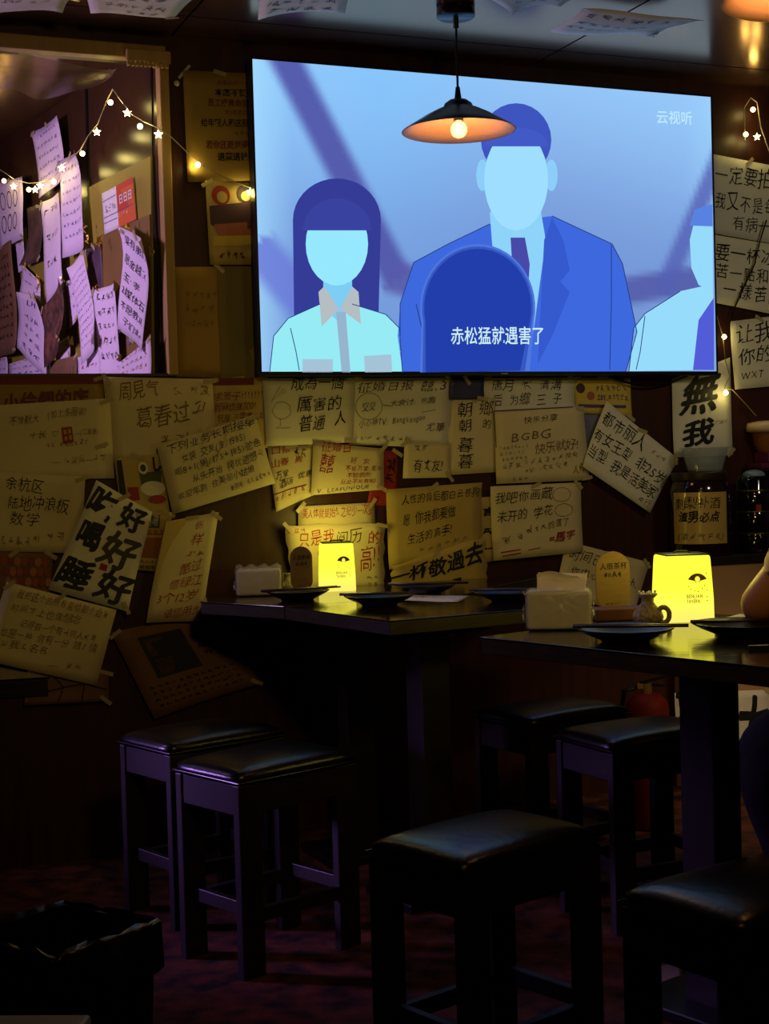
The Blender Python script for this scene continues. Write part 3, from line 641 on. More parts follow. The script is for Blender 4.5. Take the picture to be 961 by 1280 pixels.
P('w', [(487, 708), (602, 671), (611, 744), (488, 744)], 'torn sheet with big black brush line resting on the left table', PAPERY, k=6, curl=.01, edge=.015,
  lines={INK: [('一杯敬過去', .0, .62, .98, .42, .40, .03), ('局', .6, .94, .74, .92, .3, .03), ('~~~', .85, .9, .98, .88, .12)]})
P('w', [(598, 622), (620, 620), (622, 700), (602, 704)], 'thin strip of sheet with thick black marks behind the drawing sheet', PAPERY, k=3, lines={INK: [('言', .1, .3, .95, .3, .16, .06), ('~', .1, .6, .9, .6, .2, .06), ('一', .0, .9, .9, .9, .2, .03)]})
P('w', [(612, 608), (725, 603), (728, 690), (616, 701)], 'sheet with faint face doodles and red underlines beside the centre wall gap', PAPER, k=6,
  lines={INKG: [('我吧你画蔵', .04, .25, .68, .2, .17), ('未开的 学花', .06, .5, .68, .44, .17), ('~~~的落了', .36, .68, .86, .6, .13), ('~ ~', .1, .78, .34, .76, .12)], INKR: [('=馬字', .62, .84, .92, .78, .14, .03)]},
  extra=[('face_doodle', INKG, ('l', ell(.78, .16, .1, .1, 18) + [(.88, .16)], .0016)), ('face_doodle', INKG, ('l', ell(.8, .38, .1, .09, 18) + [(.9, .38)], .0016)), ('underline', INKR, ('l', [(.08, .9), (.3, .88)], .004)), ('underline', INKR, ('l', [(.1, .95), (.3, .93)], .004)), ('underline', INKR, ('l', [(.38, .9), (.52, .88)], .003))])
P('w', [(707, 676), (811, 703), (790, 772), (694, 738)], 'tilted pale sheet behind the wooden table sign on the right', PAPER, k=4,
  lines={INK: [('时间已经', .06, .32, .62, .3, .24, .01), ('你内心~', .12, .62, .6, .58, .2, .01), ('0mh,', .72, .5, .95, .5, .2, .01)]})
P('w', [(372, 633), (467, 628), (469, 668), (373, 670)], 'narrow note with one red line above the sheet behind the left lamp', PAPER, k=2, lines={INKR: [('美人体就是始~之纪少一次梦', .05, .42, .98, .36, .36)]})
P('w', [(353, 657), (478, 654), (479, 737), (368, 738)], 'brightly lit torn sheet with red handwriting behind the left table lamp', PAPER, k=5, curl=.012, edge=.012,
  lines={INKR: [('只是我', .12, .34, .5, .3, .26, .01), ('宝', .3, .65, .42, .65, .3), ('的', .82, .3, .98, .3, .22, .01), ('高!!', .74, .72, .97, .62, .4, .01), ('~~~', .02, .14, .22, .12, .1)], INKG: [('阅历', .5, .32, .78, .28, .24, .01), ('~~', .8, .84, .95, .82, .06), ('~~', .8, .94, .93, .92, .06)]})

# ================================================================== PAPERS IN THE BAY
G = None
B = lambda q, lab, mt=PAPERV, lines=(), k=3, **kw: P('b', q, lab, mt, lines=lines, k=k, **kw)
def scr(n, m, h=.07, ink=INKP): return {ink: [('~' * m, .1, .14 + i * .8 / n, .9, .14 + i * .8 / n, h) for i in range(n)]}
B([(45, 166), (78, 145), (83, 226), (50, 248)], 'lilac sheet hung highest in the bay, above the string lights', lines=scr(5, 7), curl=.012, k=5)
B([(80, 203), (102, 188), (112, 309), (86, 323)], 'tall lilac sheet hanging under the second highest light bulb', lines=scr(7, 6, .05), curl=.02, k=7)
B([(55, 254), (78, 241), (84, 365), (60, 380)], 'long pale sheet with a small face doodle in the bay middle', lines=scr(3, 3, .08, INK), curl=.02, k=6)
B([(-6, 230), (30, 221), (33, 298), (2, 312)], 'white sheet with rows of drawn faces at the left frame edge', PAPERV, lines=(), k=8, curl=.012,
  extra=[('face_doodle', INK, ('l', ell(.25 + .22 * (i % 3), .3 + .36 * (i // 3), .08, .13, 14) + [(.33 + .22 * (i % 3), .3 + .36 * (i // 3))], .004)) for i in range(6)])
B([(34, 262), (52, 256), (55, 325), (38, 333)], 'dark brown card between the face sheet and the long pale sheet', PAPERD, k=3, curl=.015)
B([(19, 304), (30, 298), (32, 336), (24, 341)], 'lilac scrap below the sheet of drawn faces', k=4)
B([(-6, 314), (18, 300), (26, 441), (-6, 448)], 'brown newspaper sheet in the bay at the left frame edge', PAPERB, lines=scr(9, 5, .05, INK), k=7, hand=False, curl=.015)
B([(29, 330), (50, 352), (52, 375), (27, 366)], 'curled lilac corner above the sheet marked LH', k=5, lines=scr(2, 3, .1))
B([(26, 365), (57, 371), (61, 472), (22, 432)], 'lilac sheet marked with the letters LH', k=8, lines={INKP: [('LH', .3, .2, .8, .2, .13, .02)] + [('~~~', .2, .4 + i * .16, .85, .42 + i * .16, .09) for i in range(4)]}, curl=.015)
B([(58, 388), (81, 348), (90, 424), (61, 460)], 'dark marbled picture hanging point down in the bay', mat('marbled_print', (120, 74, 56), .7, col2=(52, 36, 30), scale=30), k=10, curl=.02, cat='picture', name='marbled_print')
B([(96, 336), (106, 312), (127, 428), (106, 457)], 'narrow slanted lilac sheet with many fine lines of writing', k=11, lines=scr(11, 8, .035), curl=.015)
B([(84, 352), (97, 345), (98, 398), (88, 412)], 'lilac scrap behind the narrow slanted sheet', k=6, lines=scr(3, 2, .1))
B([(110, 312), (127, 304), (129, 368), (113, 380)], 'small dark purple picture right of the narrow slanted sheet', mat('purple_print', (84, 60, 78), .6, noise=.4, scale=20), k=4, cat='picture', name='dark_print')
B([(122, 363), (147, 354), (153, 475), (127, 475)], 'lilac sheet of short black lines, second from the bay jamb', k=9, lines=scr(5, 4, .1, INK), curl=.01)
B([(160, 284), (191, 303), (184, 441), (154, 411)], 'lilac sheet hanging free at the right end of the bay', k=10,
  lines={INK: [('果有朋们', .1, .14, .9, .2, .1, .01), ('愿金越~', .1, .32, .9, .38, .1, .01), ('玉·孝', .1, .48, .7, .52, .09, .01), ('2媒体石', .1, .62, .9, .66, .09, .01), ('不愿教从', .1, .76, .9, .8, .09, .01), ('子们读~', .2, .9, .9, .95, .08, .01)]}, curl=.02)
B([(149, 456), (188, 421), (192, 476), (150, 476)], 'pale sheet with reddish writing in the lower right bay corner', k=12, lines=scr(3, 6, .16, INKR))
B([(150, 415), (168, 425), (150, 455), (148, 440)], 'grey torn scrap showing above the reddish corner sheet', mat('grey_print', (110, 96, 110), .6, noise=.3), k=3)
B([(100, 447), (127, 436), (128, 476), (98, 476)], 'pinkish sheet with red writing at the bottom of the bay', k=8, lines=scr(2, 4, .18, INKR))
B([(63, 452), (97, 444), (98, 476), (64, 476)], 'brown striped print on the bay sill line', PAPERB, k=8, hand=False, extra=[('printed_bar', INKF, ('l', [(.15 + i * .12, .35), (.15 + i * .12, .98)], .004)) for i in range(7)])
B([(70, 430), (88, 420), (89, 446), (72, 452)], 'small pink slip with red signs above the striped print', k=6, lines=scr(3, 3, .16, INKR))
B([(12, 455), (62, 440), (63, 476), (12, 476)], 'wide lilac sheet along the bay sill below the LH sheet', k=6, lines=scr(3, 6, .12))
B([(-8, 448), (11, 446), (10, 476), (-8, 476)], 'lilac sheet in the lowest left bay corner', k=6, lines=scr(2, 3, .12))
o, shc = B([(127, 242), (167, 221), (171, 274), (131, 293)], 'wall calendar card, white left half and orange right half', mat('calendar_white', (225, 220, 215), .6), k=4, tape=False, cat='calendar', name='calendar', hand=False, curl=.001,
  extra=[('orange_half', mat('calendar_orange', (205, 90, 40), .6), [(.47, 0), (1, 0), (1, 1), (.47, 1)]), ('red_block', mat('calendar_red', (190, 58, 40), .6), [(.47, 0), (1, 0), (1, .62), (.47, .62)]), ('rule', INKP, ('l', [(.03, .22), (.44, .2)], .002)), ('rule', INKP, ('l', [(.03, .62), (.98, .62)], .002)), ('rule', INKP, ('l', [(.03, .75), (.44, .76)], .002))],
  lines={PAPERW: [('日日日', .54, .48, .95, .48, .25, .02), ('~~~~', .5, .78, .8, .78, .1)], INKP: [('~~1n', .08, .55, .42, .52, .22)]})
# tinsel bits holding the sheets
TIN = mat('gold_foil_clip', (220, 180, 90), 0.25, 0.9)
rr = random.Random(3)
CL = ['at the lower right edge of the tall lilac sheet', 'just under the corner of the tall lilac sheet', 'beside the curled lilac corner, left of the long pale sheet', 'on the lilac scrap under the drawn faces',
      'at the tip of the curled lilac corner', 'on top of the dark marbled picture', 'at the top left corner of the second sheet from the jamb', 'above the small dark purple picture', 'on the upper right corner of the small dark purple picture',
      'at the top right corner of the second sheet from the jamb', 'under the calendar, on the free hanging right end sheet', 'between the narrow slanted sheet and its right neighbour', 'at the lower left corner of the free hanging sheet',
      'beside the reddish corner sheet', 'at the right edge of the marbled picture', 'at the top right corner of the free hanging sheet']
for ci, (x, y) in enumerate(((107, 285), (108, 300), (49, 360), (29, 332), (48, 348), (79, 350), (123, 362), (124, 300), (126, 310), (147, 358), (160, 283), (129, 425), (152, 412), (150, 448), (89, 427), (189, 312))):
    c = at_bay(x, y, .05); mb = MB()
    for i in range(3):
        q = [c + Vector((rr.uniform(-.012, .012), rr.uniform(-.006, .006), rr.uniform(-.02, .02))) for _ in range(3)]
        mb.slab(q, AN * .001)
    tag(mk('foil_clip', mb, TIN), 'tiny gold foil clip ' + CL[ci], 'clip', 'foil clips in the bay')

# ================================================================== PAPERS ON THE CEILING
CN = Vector((0, 0, -1)); cp = (lambda x, y, off: at_z(x, y, ZC - off), CN)
P(cp, [(105, -14), (250, -14), (217, 19), (113, 11)], 'ceiling note with rows of black writing, at the top left', PAPERW, lines=[('~~~~', .2, .5, .8, .5, .18), ('~~~~~', .15, .75, .85, .78, .18), ('~~~', .4, .95, .8, .95, .14)], k=2, curl=.01)
P(cp, [(326, -12), (438, -12), (431, 10), (322, 16)], 'ceiling note above the left end of the television', PAPERW, lines=[('~~~~~', .1, .6, .9, .6, .25), ('~~~~', .1, .9, .9, .9, .22)], k=2, curl=.01)
P(cp, [(598, -14), (735, -14), (700, 2), (640, 9)], 'ceiling note cropped by the top edge beside the pendant lamp', PAPERW, lines=[('~~~~', .2, .7, .9, .7, .3)], k=2, curl=.01)
P(cp, [(729, 9), (880, 11), (817, 41), (688, 33)], 'curled ceiling note with a reddish patch, right of the pendant lamp', PAPERW, lines={INK: [('~~~~~~~', .05, .26, .95, .24, .13, .02), ('~~~~~~', .05, .5, .7, .5, .13, .02), ('~~~~~~~', .05, .76, .7, .76, .13, .02)], INKR: [('~~~', .55, .7, .85, .7, .3, .02)]}, k=10, curl=.03)
P(cp, [(-20, -12), (95, -12), (78, 9), (-20, 10)], 'ceiling note in the top left corner of the frame', PAPERW, lines=[('~~~~', .2, .6, .8, .6, .25)], k=2, curl=.01)

# ================================================================== RAIL OVER THE BAY, PLASTIC FILM
p0, p1 = at_wall(-60, 44, .06), at_wall(205, 66, .06)
rail = thing('curtain_rail', (p0 + p1) / 2, 'beige boxed curtain rail running along the top of the bay opening', 'curtain rail')
zr = (at_wall(100, 56, .06)).z; mb = MB()
mb.slab([wp(SL, zr - .020, .045), wp(s_j + .01, zr - .020, .045), wp(s_j + .01, zr + .022, .045), wp(SL, zr + .022, .045)], -WN * .045); mk('rail_box', mb, BEIGE, rail, bevel=.004)
sx = wall_s(at_wall(158, 70, .06)); mb = MB()
mb.slab([wp(sx, zr - .034, .065), wp(s_j + .02, zr - .034, .065), wp(s_j + .02, zr + .002, .065), wp(sx, zr + .002, .065)], -WN * .019); mk('end_block', mb, BEIGE, rail, bevel=.004)
mb = MB()
for i in range(10):
    s_ = sx + (s_j + .015 - sx) * (i + .5) / 10; mb.box(wp(s_, zr - .040, .055), (.007, .018, .012), YAW)
mk('comb_teeth', mb, BEIGE, rail)
FILM = mat('thin_dusty_plastic_film', (190, 165, 170), 0.3, alpha=0.5, bump=0.3, scale=12)
mb = MB(); NU, NV = 26, 8; vs = []
for j in range(NV + 1):
    for i in range(NU + 1):
        u, v = i / NU, j / NV
        tp_ = wp(SL + .02 + (wall_s(at_wall(140, 90)) - SL - .02) * u, zr - .03 - v * (.14 * (1 - u) ** .5 * (1 - .15 * math.sin(u * 7))) - .03 * u, .05 + .03 * math.sin(u * 16 + v * 3) * v + .02 * math.sin(v * 9 + u * 5))
        vs.append(tp_)
mb.add(vs, [(j * (NU + 1) + i, j * (NU + 1) + i + 1, (j + 1) * (NU + 1) + i + 1, (j + 1) * (NU + 1) + i) for j in range(NV) for i in range(NU)])
o = mk('plastic_film', mb, FILM, smooth='all'); tag(o, 'crumpled clear plastic film hanging below the beige rail', 'plastic film')

# ================================================================== STRING LIGHTS
BULB = emat('warm_bulb_glow', (255, 236, 150), 9.0, False)
STAR = emat('warm_star_glow', (255, 240, 170), 6.0, False)
WIRE = mat('clear_light_wire', (150, 140, 110), 0.3)
WIRED = mat('dark_wire', (20, 18, 16), 0.4)
def string(name, label, path, bulbs, fn, energy=0.15):
    pts = [fn(x, y) for x, y in path]
    # smooth
    fine = []
    for i in range(len(pts) - 1):
        for t in range(5): fine.append(pts[i].lerp(pts[i + 1], t / 5))
    fine.append(pts[-1])
    root = thing(name, sum(pts, Vector()) / len(pts), label, 'string lights')
    mb = MB(); mb.tube(fine, .0018, 5); mk('wire', mb, WIRE, root)
    for (kind, x, y) in bulbs:
        c = fn(x, y); mb = MB()
        if kind == 's':
            n = -Vector(ray(x, y)).normalized(); ex = Vector((0, 0, 1)).cross(n).normalized(); ey = n.cross(ex)
            rr_ = .014; pl = [c + (ex * math.sin(a * PI / 5) + ey * math.cos(a * PI / 5)) * (rr_ if a % 2 == 0 else rr_ * .48) for a in range(10)]
            mb.slab(pl, n * .006); mk('star_bulb', mb, STAR, root)
        else:
            mb.sphere(c, .0085, 12, 8); mk('round_bulb', mb, BULB, root, smooth='all')
        l = light('bulb_light', 'POINT', c + (WN if fn != fb else AN) * .012 - Vector((0, 0, .004)), energy, (1, .78, .2), None, .012)
        l.parent = root; l.location = l.location - root.location
    return root
def fb(x, y):
    return at_bay(x, y, .07) if x < 204 else at_wall(x, y, .03)
fw = lambda x, y: at_wall(x, y, .035)
string('string_lights', 'string of warm star and round lights looping over the bay', [(-12, 205), (5, 215), (18, 224), (36, 229), (50, 228), (67, 222), (80, 205), (100, 188), (110, 170), (122, 155), (134, 125), (141, 111), (150, 124), (165, 143), (180, 152), (198, 160), (215, 172), (245, 201), (280, 222), (313, 235)],
       [('o', 5, 226), ('s', 17, 233), ('o', 36, 237), ('s', 44, 237), ('s', 50, 232), ('o', 67, 227), ('s', 77, 210), ('o', 103, 192), ('s', 121, 165), ('o', 138, 128), ('s', 159, 141), ('o', 175, 158), ('s', 198, 168), ('o', 247, 206), ('s', 313, 240)], fb)
string('string_lights', 'short loop of warm lights hanging right of the television top', [(931, 175), (930, 135), (938, 122), (946, 128), (951, 160), (965, 200)],
       [('o', 941, 137), ('s', 946, 171), ('o', 932, 168)], fw, .12)
string('string_lights', 'thin light wire hanging down beside the lower right corner of the television', [(893, 385), (903, 420), (906, 448), (912, 470), (905, 486), (915, 487), (930, 503), (945, 520)],
       [('o', 905, 421), ('o', 907, 491)], fw, .1)
mb = MB(); mb.tube([at_wall(x, y, .03) for x, y in ((958, 275), (950, 300), (943, 330), (930, 358), (918, 385), (911, 406))], .003, 6)
tag(mk('cable', mb, WIRED), 'thin black cable crossing the written sheets right of the television', 'cable')
# white wall hook and tape by the notice
mb = MB(); a_, b_ = at_wall(223, 98, .012), at_wall(237, 82, .012); mb.tube([a_, b_], .005, 6); mb.sphere(at_wall(221, 104, .015), .009)
tag(mk('wall_hook', mb, mat('white_plastic', (190, 185, 170), .4), smooth=True), 'small white plastic hook at the upper left of the tall notice', 'hook')

# ================================================================== PENDANT LAMPS
SHO = mat('black_lamp_enamel', (10, 10, 11), 0.3)
SHI = mat('peach_lamp_inside', (235, 170, 130), 0.55)
def pendant(c_ceil, zrim, R, label, group, power):
    x, y = c_ceil.x, c_ceil.y
    root = thing('pendant_lamp', (x, y, zrim), label, 'lamp', group)
    mb = MB(); mb.lathe([(0, ZC), (.052, ZC), (.055, ZC - .004), (.055, ZC - .026), (.05, ZC - .030), (0, ZC - .030)], (x, y, 0), 36); mk('canopy', mb, SHO, root, smooth=True)
    H = R * .54
    mb = MB(); mb.tube([(x, y, ZC - .03), (x, y, ZC - .06)], .008, 10); mb.tube([(x, y, ZC - .05), (x, y, zrim + H)], .0035, 8); mk('cord', mb, SHO, root, smooth=True)
    prof = [(.006, H + .035), (.010, H + .005), (.012, H), (R * .16, H * .97), (R * .24, H * .86), (R * .27, H * .74), (R * .38, H * .66), (R * .6, H * .45), (R * .82, H * .2), (R, 0), (R * 1.01, -.002)]
    mb = MB(); mb.lathe([(r, z + zrim) for r, z in prof], (x, y, 0), 48)
    sh = mk('lamp_shade', mb, SHO, root, smooth='all')
    prof2 = [(R * 1.01, -.002), (R * .99, -.003), (R * .81, H * .2 - .004), (R * .59, H * .45 - .004), (R * .37, H * .66 - .004), (R * .2, H * .74 - .004), (0, H * .75)]
    mb = MB(); mb.lathe([(r, z + zrim) for r, z in prof2], (x, y, 0), 48); mk('shade_lining', mb, SHI, sh, smooth='all')
    mb = MB(); mb.lathe([(0, H * .75), (.014, H * .75), (.014, H * .3), (0, H * .3)], (x, y, zrim), 20); mk('socket', mb, SHO, root)
    mb = MB(); mb.sphere((x, y, zrim + .002), .024, 20, 12)
    mk('bulb_glass', mb, mat('amber_bulb_glass', (255, 210, 150), 0.1, alpha=.35, emit=(255, 150, 50), estr=.9), root, smooth='all')
    mb = MB(); mb.tube([(x + .007 * math.cos(k * 1.3), y + .007 * math.sin(k * 1.3), zrim - .012 + .0022 * k) for k in range(14)], .0016, 5); mk('filament', mb, emat('filament_glow', (255, 205, 110), 14, False), root)
    l = light('bulb_light', 'POINT', (0, 0, -.0), power, (1, .62, .25), None, .024); l.parent = root; l.location = (0, 0, .004)
    return root
cc = at_z(569.5, 16, ZC - .015); rim = hit(572, 163, (0, cc.y, 0), Vector((0, 1, 0)))
print('PEND', cc, rim, 'R', 70.5 / FPX * cc.y)
pendant(Vector((cc.x, cc.y, 0)), rim.z, 70.5 / FPX * cc.y, 'black cone pendant lamp with lit filament bulb hanging before the television', 'black pendant lamps', 1.6)
p2 = at_y(1000, -3, 3.02)
pendant(Vector((p2.x, p2.y, 0)), p2.z, .156, 'black pendant lamp with peach inside cropped by the top right corner', 'black pendant lamps', 2.2)

# ================================================================== TABLES
ZT = 0.76
def table(poly, label, ped, zth=.03):
    """ped: list of XY pedestal centres"""
    c = sum((Vector((p.x, p.y, 0)) for p in poly), Vector()) / len(poly)
    root = thing('bar_table', (c.x, c.y, 0), label, 'table')
    mb = MB(); mb.prism([(p.x, p.y) for p in poly], ZT - .004, ZT); mk('table_top', mb, TWOOD, root, bevel=.001)
    mb = MB(); mb.prism([(p.x + (c.x - p.x) * .006, p.y + (c.y - p.y) * .006) for p in poly], ZT - .036, ZT - .0035); mk('top_edge', mb, TEDGE, root, bevel=.002)
    d = (poly[1] - poly[0]); rz = math.atan2(d.y, d.x)
    for (px, py) in ped:
        mb = MB(); mb.box((px, py, (ZT - .036 + .02) / 2), (.085, .085, ZT - .056), rz); mk('pedestal', mb, DWOOD, root, bevel=.003)
        mb = MB(); mb.box((px, py, .012), (.28, .24, .024), rz); mk('base_plate', mb, BLACK, root, bevel=.003)
        mb = MB(); mb.box((px, py, ZT - .0495), (.26, .2, .026), rz); mk('top_bracket', mb, BLACK, root, bevel=.003)
    return root
Z = lambda x, y: at_z(x, y, ZT)
Ct, Bt, At = Z(487, 776), Z(355, 758), Z(250, 752)
for p_ in (Ct, Bt, At, Z(655, 767), Z(600, 796), Z(828, 820), Z(961, 834)): print('T', p_)
Rt_ = Z(712, 757); BKt = Rt_ + (Bt - Ct) * .9
tA = table([Ct, Rt_, BKt, Bt], 'dark wooden table left of centre, one corner pointing at the viewer', [((Ct.x + Rt_.x + BKt.x + Bt.x) / 4 + .0, (Ct.y + Rt_.y + BKt.y + Bt.y) / 4)])
gl = at_wall(262, 740, .03)
P1 = Vector((gl.x, gl.y, ZT)); P2_ = at_wall(690, 740, .03); P2_ = Vector((P2_.x, P2_.y, ZT))
dd = (Rt_ - Ct).normalized()
g3 = lambda v: v + Vector((-dd.y, dd.x, 0)) * .003
tB = table([g3(Bt), g3(BKt), P2_, P1, At], 'dark table section against the papered wall carrying the left yellow lamp', [(-.1, 4.3)])
FL = Z(600, 796); e2 = (Z(961, 834) - FL); e2.z = 0; e2.normalize(); e1 = Vector((-e2.y, e2.x, 0))
tC = table([FL, FL + e2 * .84, FL + e2 * .84 + e1 * .66, FL + e1 * .66], 'dark square-cornered table at right carrying the big yellow lamp', [((FL + e2 * .42 + e1 * .30).x - .045, (FL + e2 * .42 + e1 * .30).y)])
# table edge at far left
L1 = Z(62, 846); tD = table([L1, L1 + Vector((-.25, .3, 0)), L1 + Vector((-1.0, .15, 0)), L1 + Vector((-.75, -.2, 0))], 'dark table whose end just enters the frame at the left edge', [(L1.x - .5, L1.y + .05)])

# ================================================================== STOOLS
SA, SB, SH = .25, .352, .465
def make_stool(label, top=LEATH, frame=DWOOD):
    root = thing('bar_stool', (0, 0, 0), label, 'stool', 'dark wooden stools around the tables')
    th = .032
    NS = 12; vs = []; mb = MB()
    for j in range(NS + 1):
        for i in range(NS + 1):
            x, y = -1 + 2 * i / NS, -1 + 2 * j / NS
            fx = math.copysign(abs(x) ** .8, x); fy = math.copysign(abs(y) ** .8, y)
            k = (1 - abs(fx) ** 6) * (1 - abs(fy) ** 6)
            cr = 1 - .035 * (abs(fx) ** 8) * (abs(fy) ** 8) * 1.5
            zz = SH - .012 + .014 * k ** .5 + .010 * (1 - fx * fx) * (1 - fy * fy)
            vs.append(Vector((fx * SA / 2 * cr, fy * SB / 2 * cr, zz)))
    N = NS + 1
    fs = [(j * N + i, j * N + i + 1, (j + 1) * N + i + 1, (j + 1) * N + i) for j in range(NS) for i in range(NS)]
    ring = [i for i in range(N)] + [j * N + NS for j in range(1, N)] + [NS * N + i for i in range(NS - 1, -1, -1)] + [j * N for j in range(NS - 1, 0, -1)]
    b = len(vs); vs += [Vector((vs[k].x, vs[k].y, SH - th)) for k in ring]; n = len(ring)
    fs += [(ring[k], b + k, b + (k + 1) % n, ring[(k + 1) % n]) for k in range(n)] + [tuple(range(b, b + n))]
    mb.add(vs, fs); st = mk('seat', mb, top, root, smooth='all')
    mb = MB(); mb.tube([Vector((sx * (SA / 2 + .001), sy * (SB / 2 + .001), SH - .026)) for sx, sy in ((-1, -1), (1, -1), (1, 1), (-1, 1), (-1, -1))], .0025, 6); mk('piping', mb, top, st)
    lwx, lw = .024, .062; lx, ly = SA / 2 - lwx / 2 - .003, SB / 2 - lw / 2 - .003
    for sx in (-1, 1):
        for sy in (-1, 1):
            mb = MB(); mb.box((sx * lx, sy * ly, (SH - th) / 2), (lwx, lw, SH - th)); mk('leg', mb, frame, root, bevel=.003)
    for sx in (-1, 1):
        mb = MB(); mb.box((sx * (lx + .001), 0, SH - th - .035), (.018, SB - 2 * lw - .004, .068)); mk('apron', mb, frame, root, bevel=.002)
        mb = MB(); mb.box((sx * lx, 0, .135), (.018, SB - 2 * lw - .004, .032)); mk('stretcher', mb, frame, root, bevel=.002)
    for sy in (-1, 1):
        mb = MB(); mb.box((0, sy * (ly + .018), SH - th - .035), (SA - 2 * lwx - .008, .018, .068)); mk('apron', mb, frame, root, bevel=.002)
        mb = MB(); mb.box((0, sy * ly, .150), (SA - 2 * lwx - .008, .018, .032)); mk('stretcher', mb, frame, root, bevel=.002)
    return root
proto = None
def stool(Lp, Fp, label, Rp=None):
    """Lp, Fp: left and front seat corners in the photograph"""
    global proto
    p, q = at_z(*Lp, SH), at_z(*Fp, SH); d = (q - p); rz = math.atan2(d.y, d.x)
    print('STOOL', label[:20], p, q, 'len', d.length, math.degrees(rz), (at_z(*Rp, SH) - q).length if Rp else '')
    dn = d.normalized(); pn = Vector((-dn.y, dn.x, 0)); c = (p + q) / 2 + pn * SB / 2
    if proto is None: proto = make_stool(label); o = proto; o.location = (c.x, c.y, 0); o.rotation_euler = (0, 0, rz)
    else: o = dup(proto, (c.x, c.y, 0), rz, label)
    return o
stool((458, 1047), (575, 1078), 'black padded stool at front centre with blue sheen on its seat', (745, 1042))
stool((215, 948), (298, 966), 'dark stool left of centre with purple-lit side below the newspaper page', (442, 946))
stool((157, 917), (200, 927), 'stool half hidden behind the purple-lit stool at the left')
stool((777, 1108), (921, 1152), 'black padded stool in the lower right corner, nearest of all')
stool((695, 909), (761, 926), 'stool under the right table in front of the fire extinguisher', (860, 915))
stool((600, 886), (650, 896), 'farthest stool, low behind the front centre stool', (741, 881))

# ================================================================== TABLEWARE
def make_plate():
    root = thing('plate', (0, 0, 0), '', 'plate')
    mb = MB(); mb.lathe([(0, .0), (.052, 0), (.055, .004), (.085, .016), (.104, .026), (.105, .028), (.101, .028), (.083, .020), (.055, .009), (0, .007)], (0, 0, 0), 40)
    mk('dish', mb, PLATE, root, smooth='all'); return root
def plate(x, y, label, short, rz=0, sc_=1.0, sticks=True, zb=ZT, first=[None]):
    c = at_z(x, y, zb + .014)
    mb = MB(); root = thing('plate', (c.x, c.y, zb), label, 'plate', 'black plates on the tables')
    mb.lathe([(0, .0005), (.052, .0005), (.055, .004), (.085, .016), (.104, .026), (.105, .028), (.101, .028), (.083, .020), (.055, .009), (0, .007)], (0, 0, 0), 40)
    mb.v = [Vector((v.x * sc_ + c.x, v.y * sc_ + c.y, v.z + zb)) for v in mb.v]
    mk('dish', mb, PLATE, root, smooth='all')
    mb = MB(); mb.lathe([(.050, .010), (.052, .0115), (.054, .010)], (0, 0, 0), 40); mb.v = [Vector((v.x * sc_ + c.x, v.y * sc_ + c.y, v.z + zb)) for v in mb.v]; mk('glaze_ring', mb, PLATE, root)
    if sticks:
        for k in (-1, 1):
            d = Vector((math.cos(rz + k * .03), math.sin(rz + k * .03), 0)); n = Vector((-d.y, d.x, 0)); b0 = Vector((c.x, c.y, zb + .0315)) + n * (.01 * k)
            mb = MB(); mb.tube([b0 - d * .105, b0 + d * .125], [.0035, .0022], 8)
            tag(mk('chopstick', mb, mat('dark_chopstick', (46, 30, 22), .35), smooth='all'), ('front' if k < 0 else 'rear') + ' chopstick on the plate ' + short, 'chopstick', 'chopsticks on the plates')
    return root
plate(372, 744, 'black plate nearest the left end of the wall table', 'nearest the left end of the wall table', .4, .86)
plate(474, 750, 'black plate on the near corner of the left table', 'at the near corner of the left table', -.05, .9)
plate(531, 737, 'black plate behind the near corner plate, beside the paper sheet', 'beside the paper sheet of the left table', -.1, .84)
plate(636, 745, 'black plate just left of the white tissue pack', 'just left of the open tissue pack', -.3, .88)
plate(782, 793, 'black plate in front of the tissue pack and vase on the right table', 'in front of the vase with the ring handle', -.2, .93)
plate(928, 786, 'black plate beside the big yellow lamp, cut by the right frame edge', 'cut by the right frame edge', .05, .98)
mb = MB(); c = at_z(975, 808, ZT + .006); mb.tube([c + Vector((-.06, 0, 0)), c + Vector((.12, .02, 0))], .0035, 8)
tag(mk('chopstick', mb, MATS['dark_chopstick'], smooth='all'), 'single dark chopstick lying on the table at the right frame edge', 'chopstick')

def ztp(x, y, z=ZT + .0015): return at_z(x, y, z)
def sheet_flat(q, label, mt, lines=(), z=ZT):
    P((lambda x, y, off: at_z(x, y, z + .001 + off * .1), Vector((0, 0, 1))), q, label, mt, lines=lines, curl=.001, tape=False, k=1)
sheet_flat([(512, 743), (586, 745), (572, 753), (498, 751)], 'white sheet lying on the left table behind the corner plate', PAPERW, lines=scr(2, 5, .2, INKF))
sheet_flat([(925, 768), (945, 768), (915, 776), (893, 775)], 'white napkin lying behind the plate at right', PAPERW)

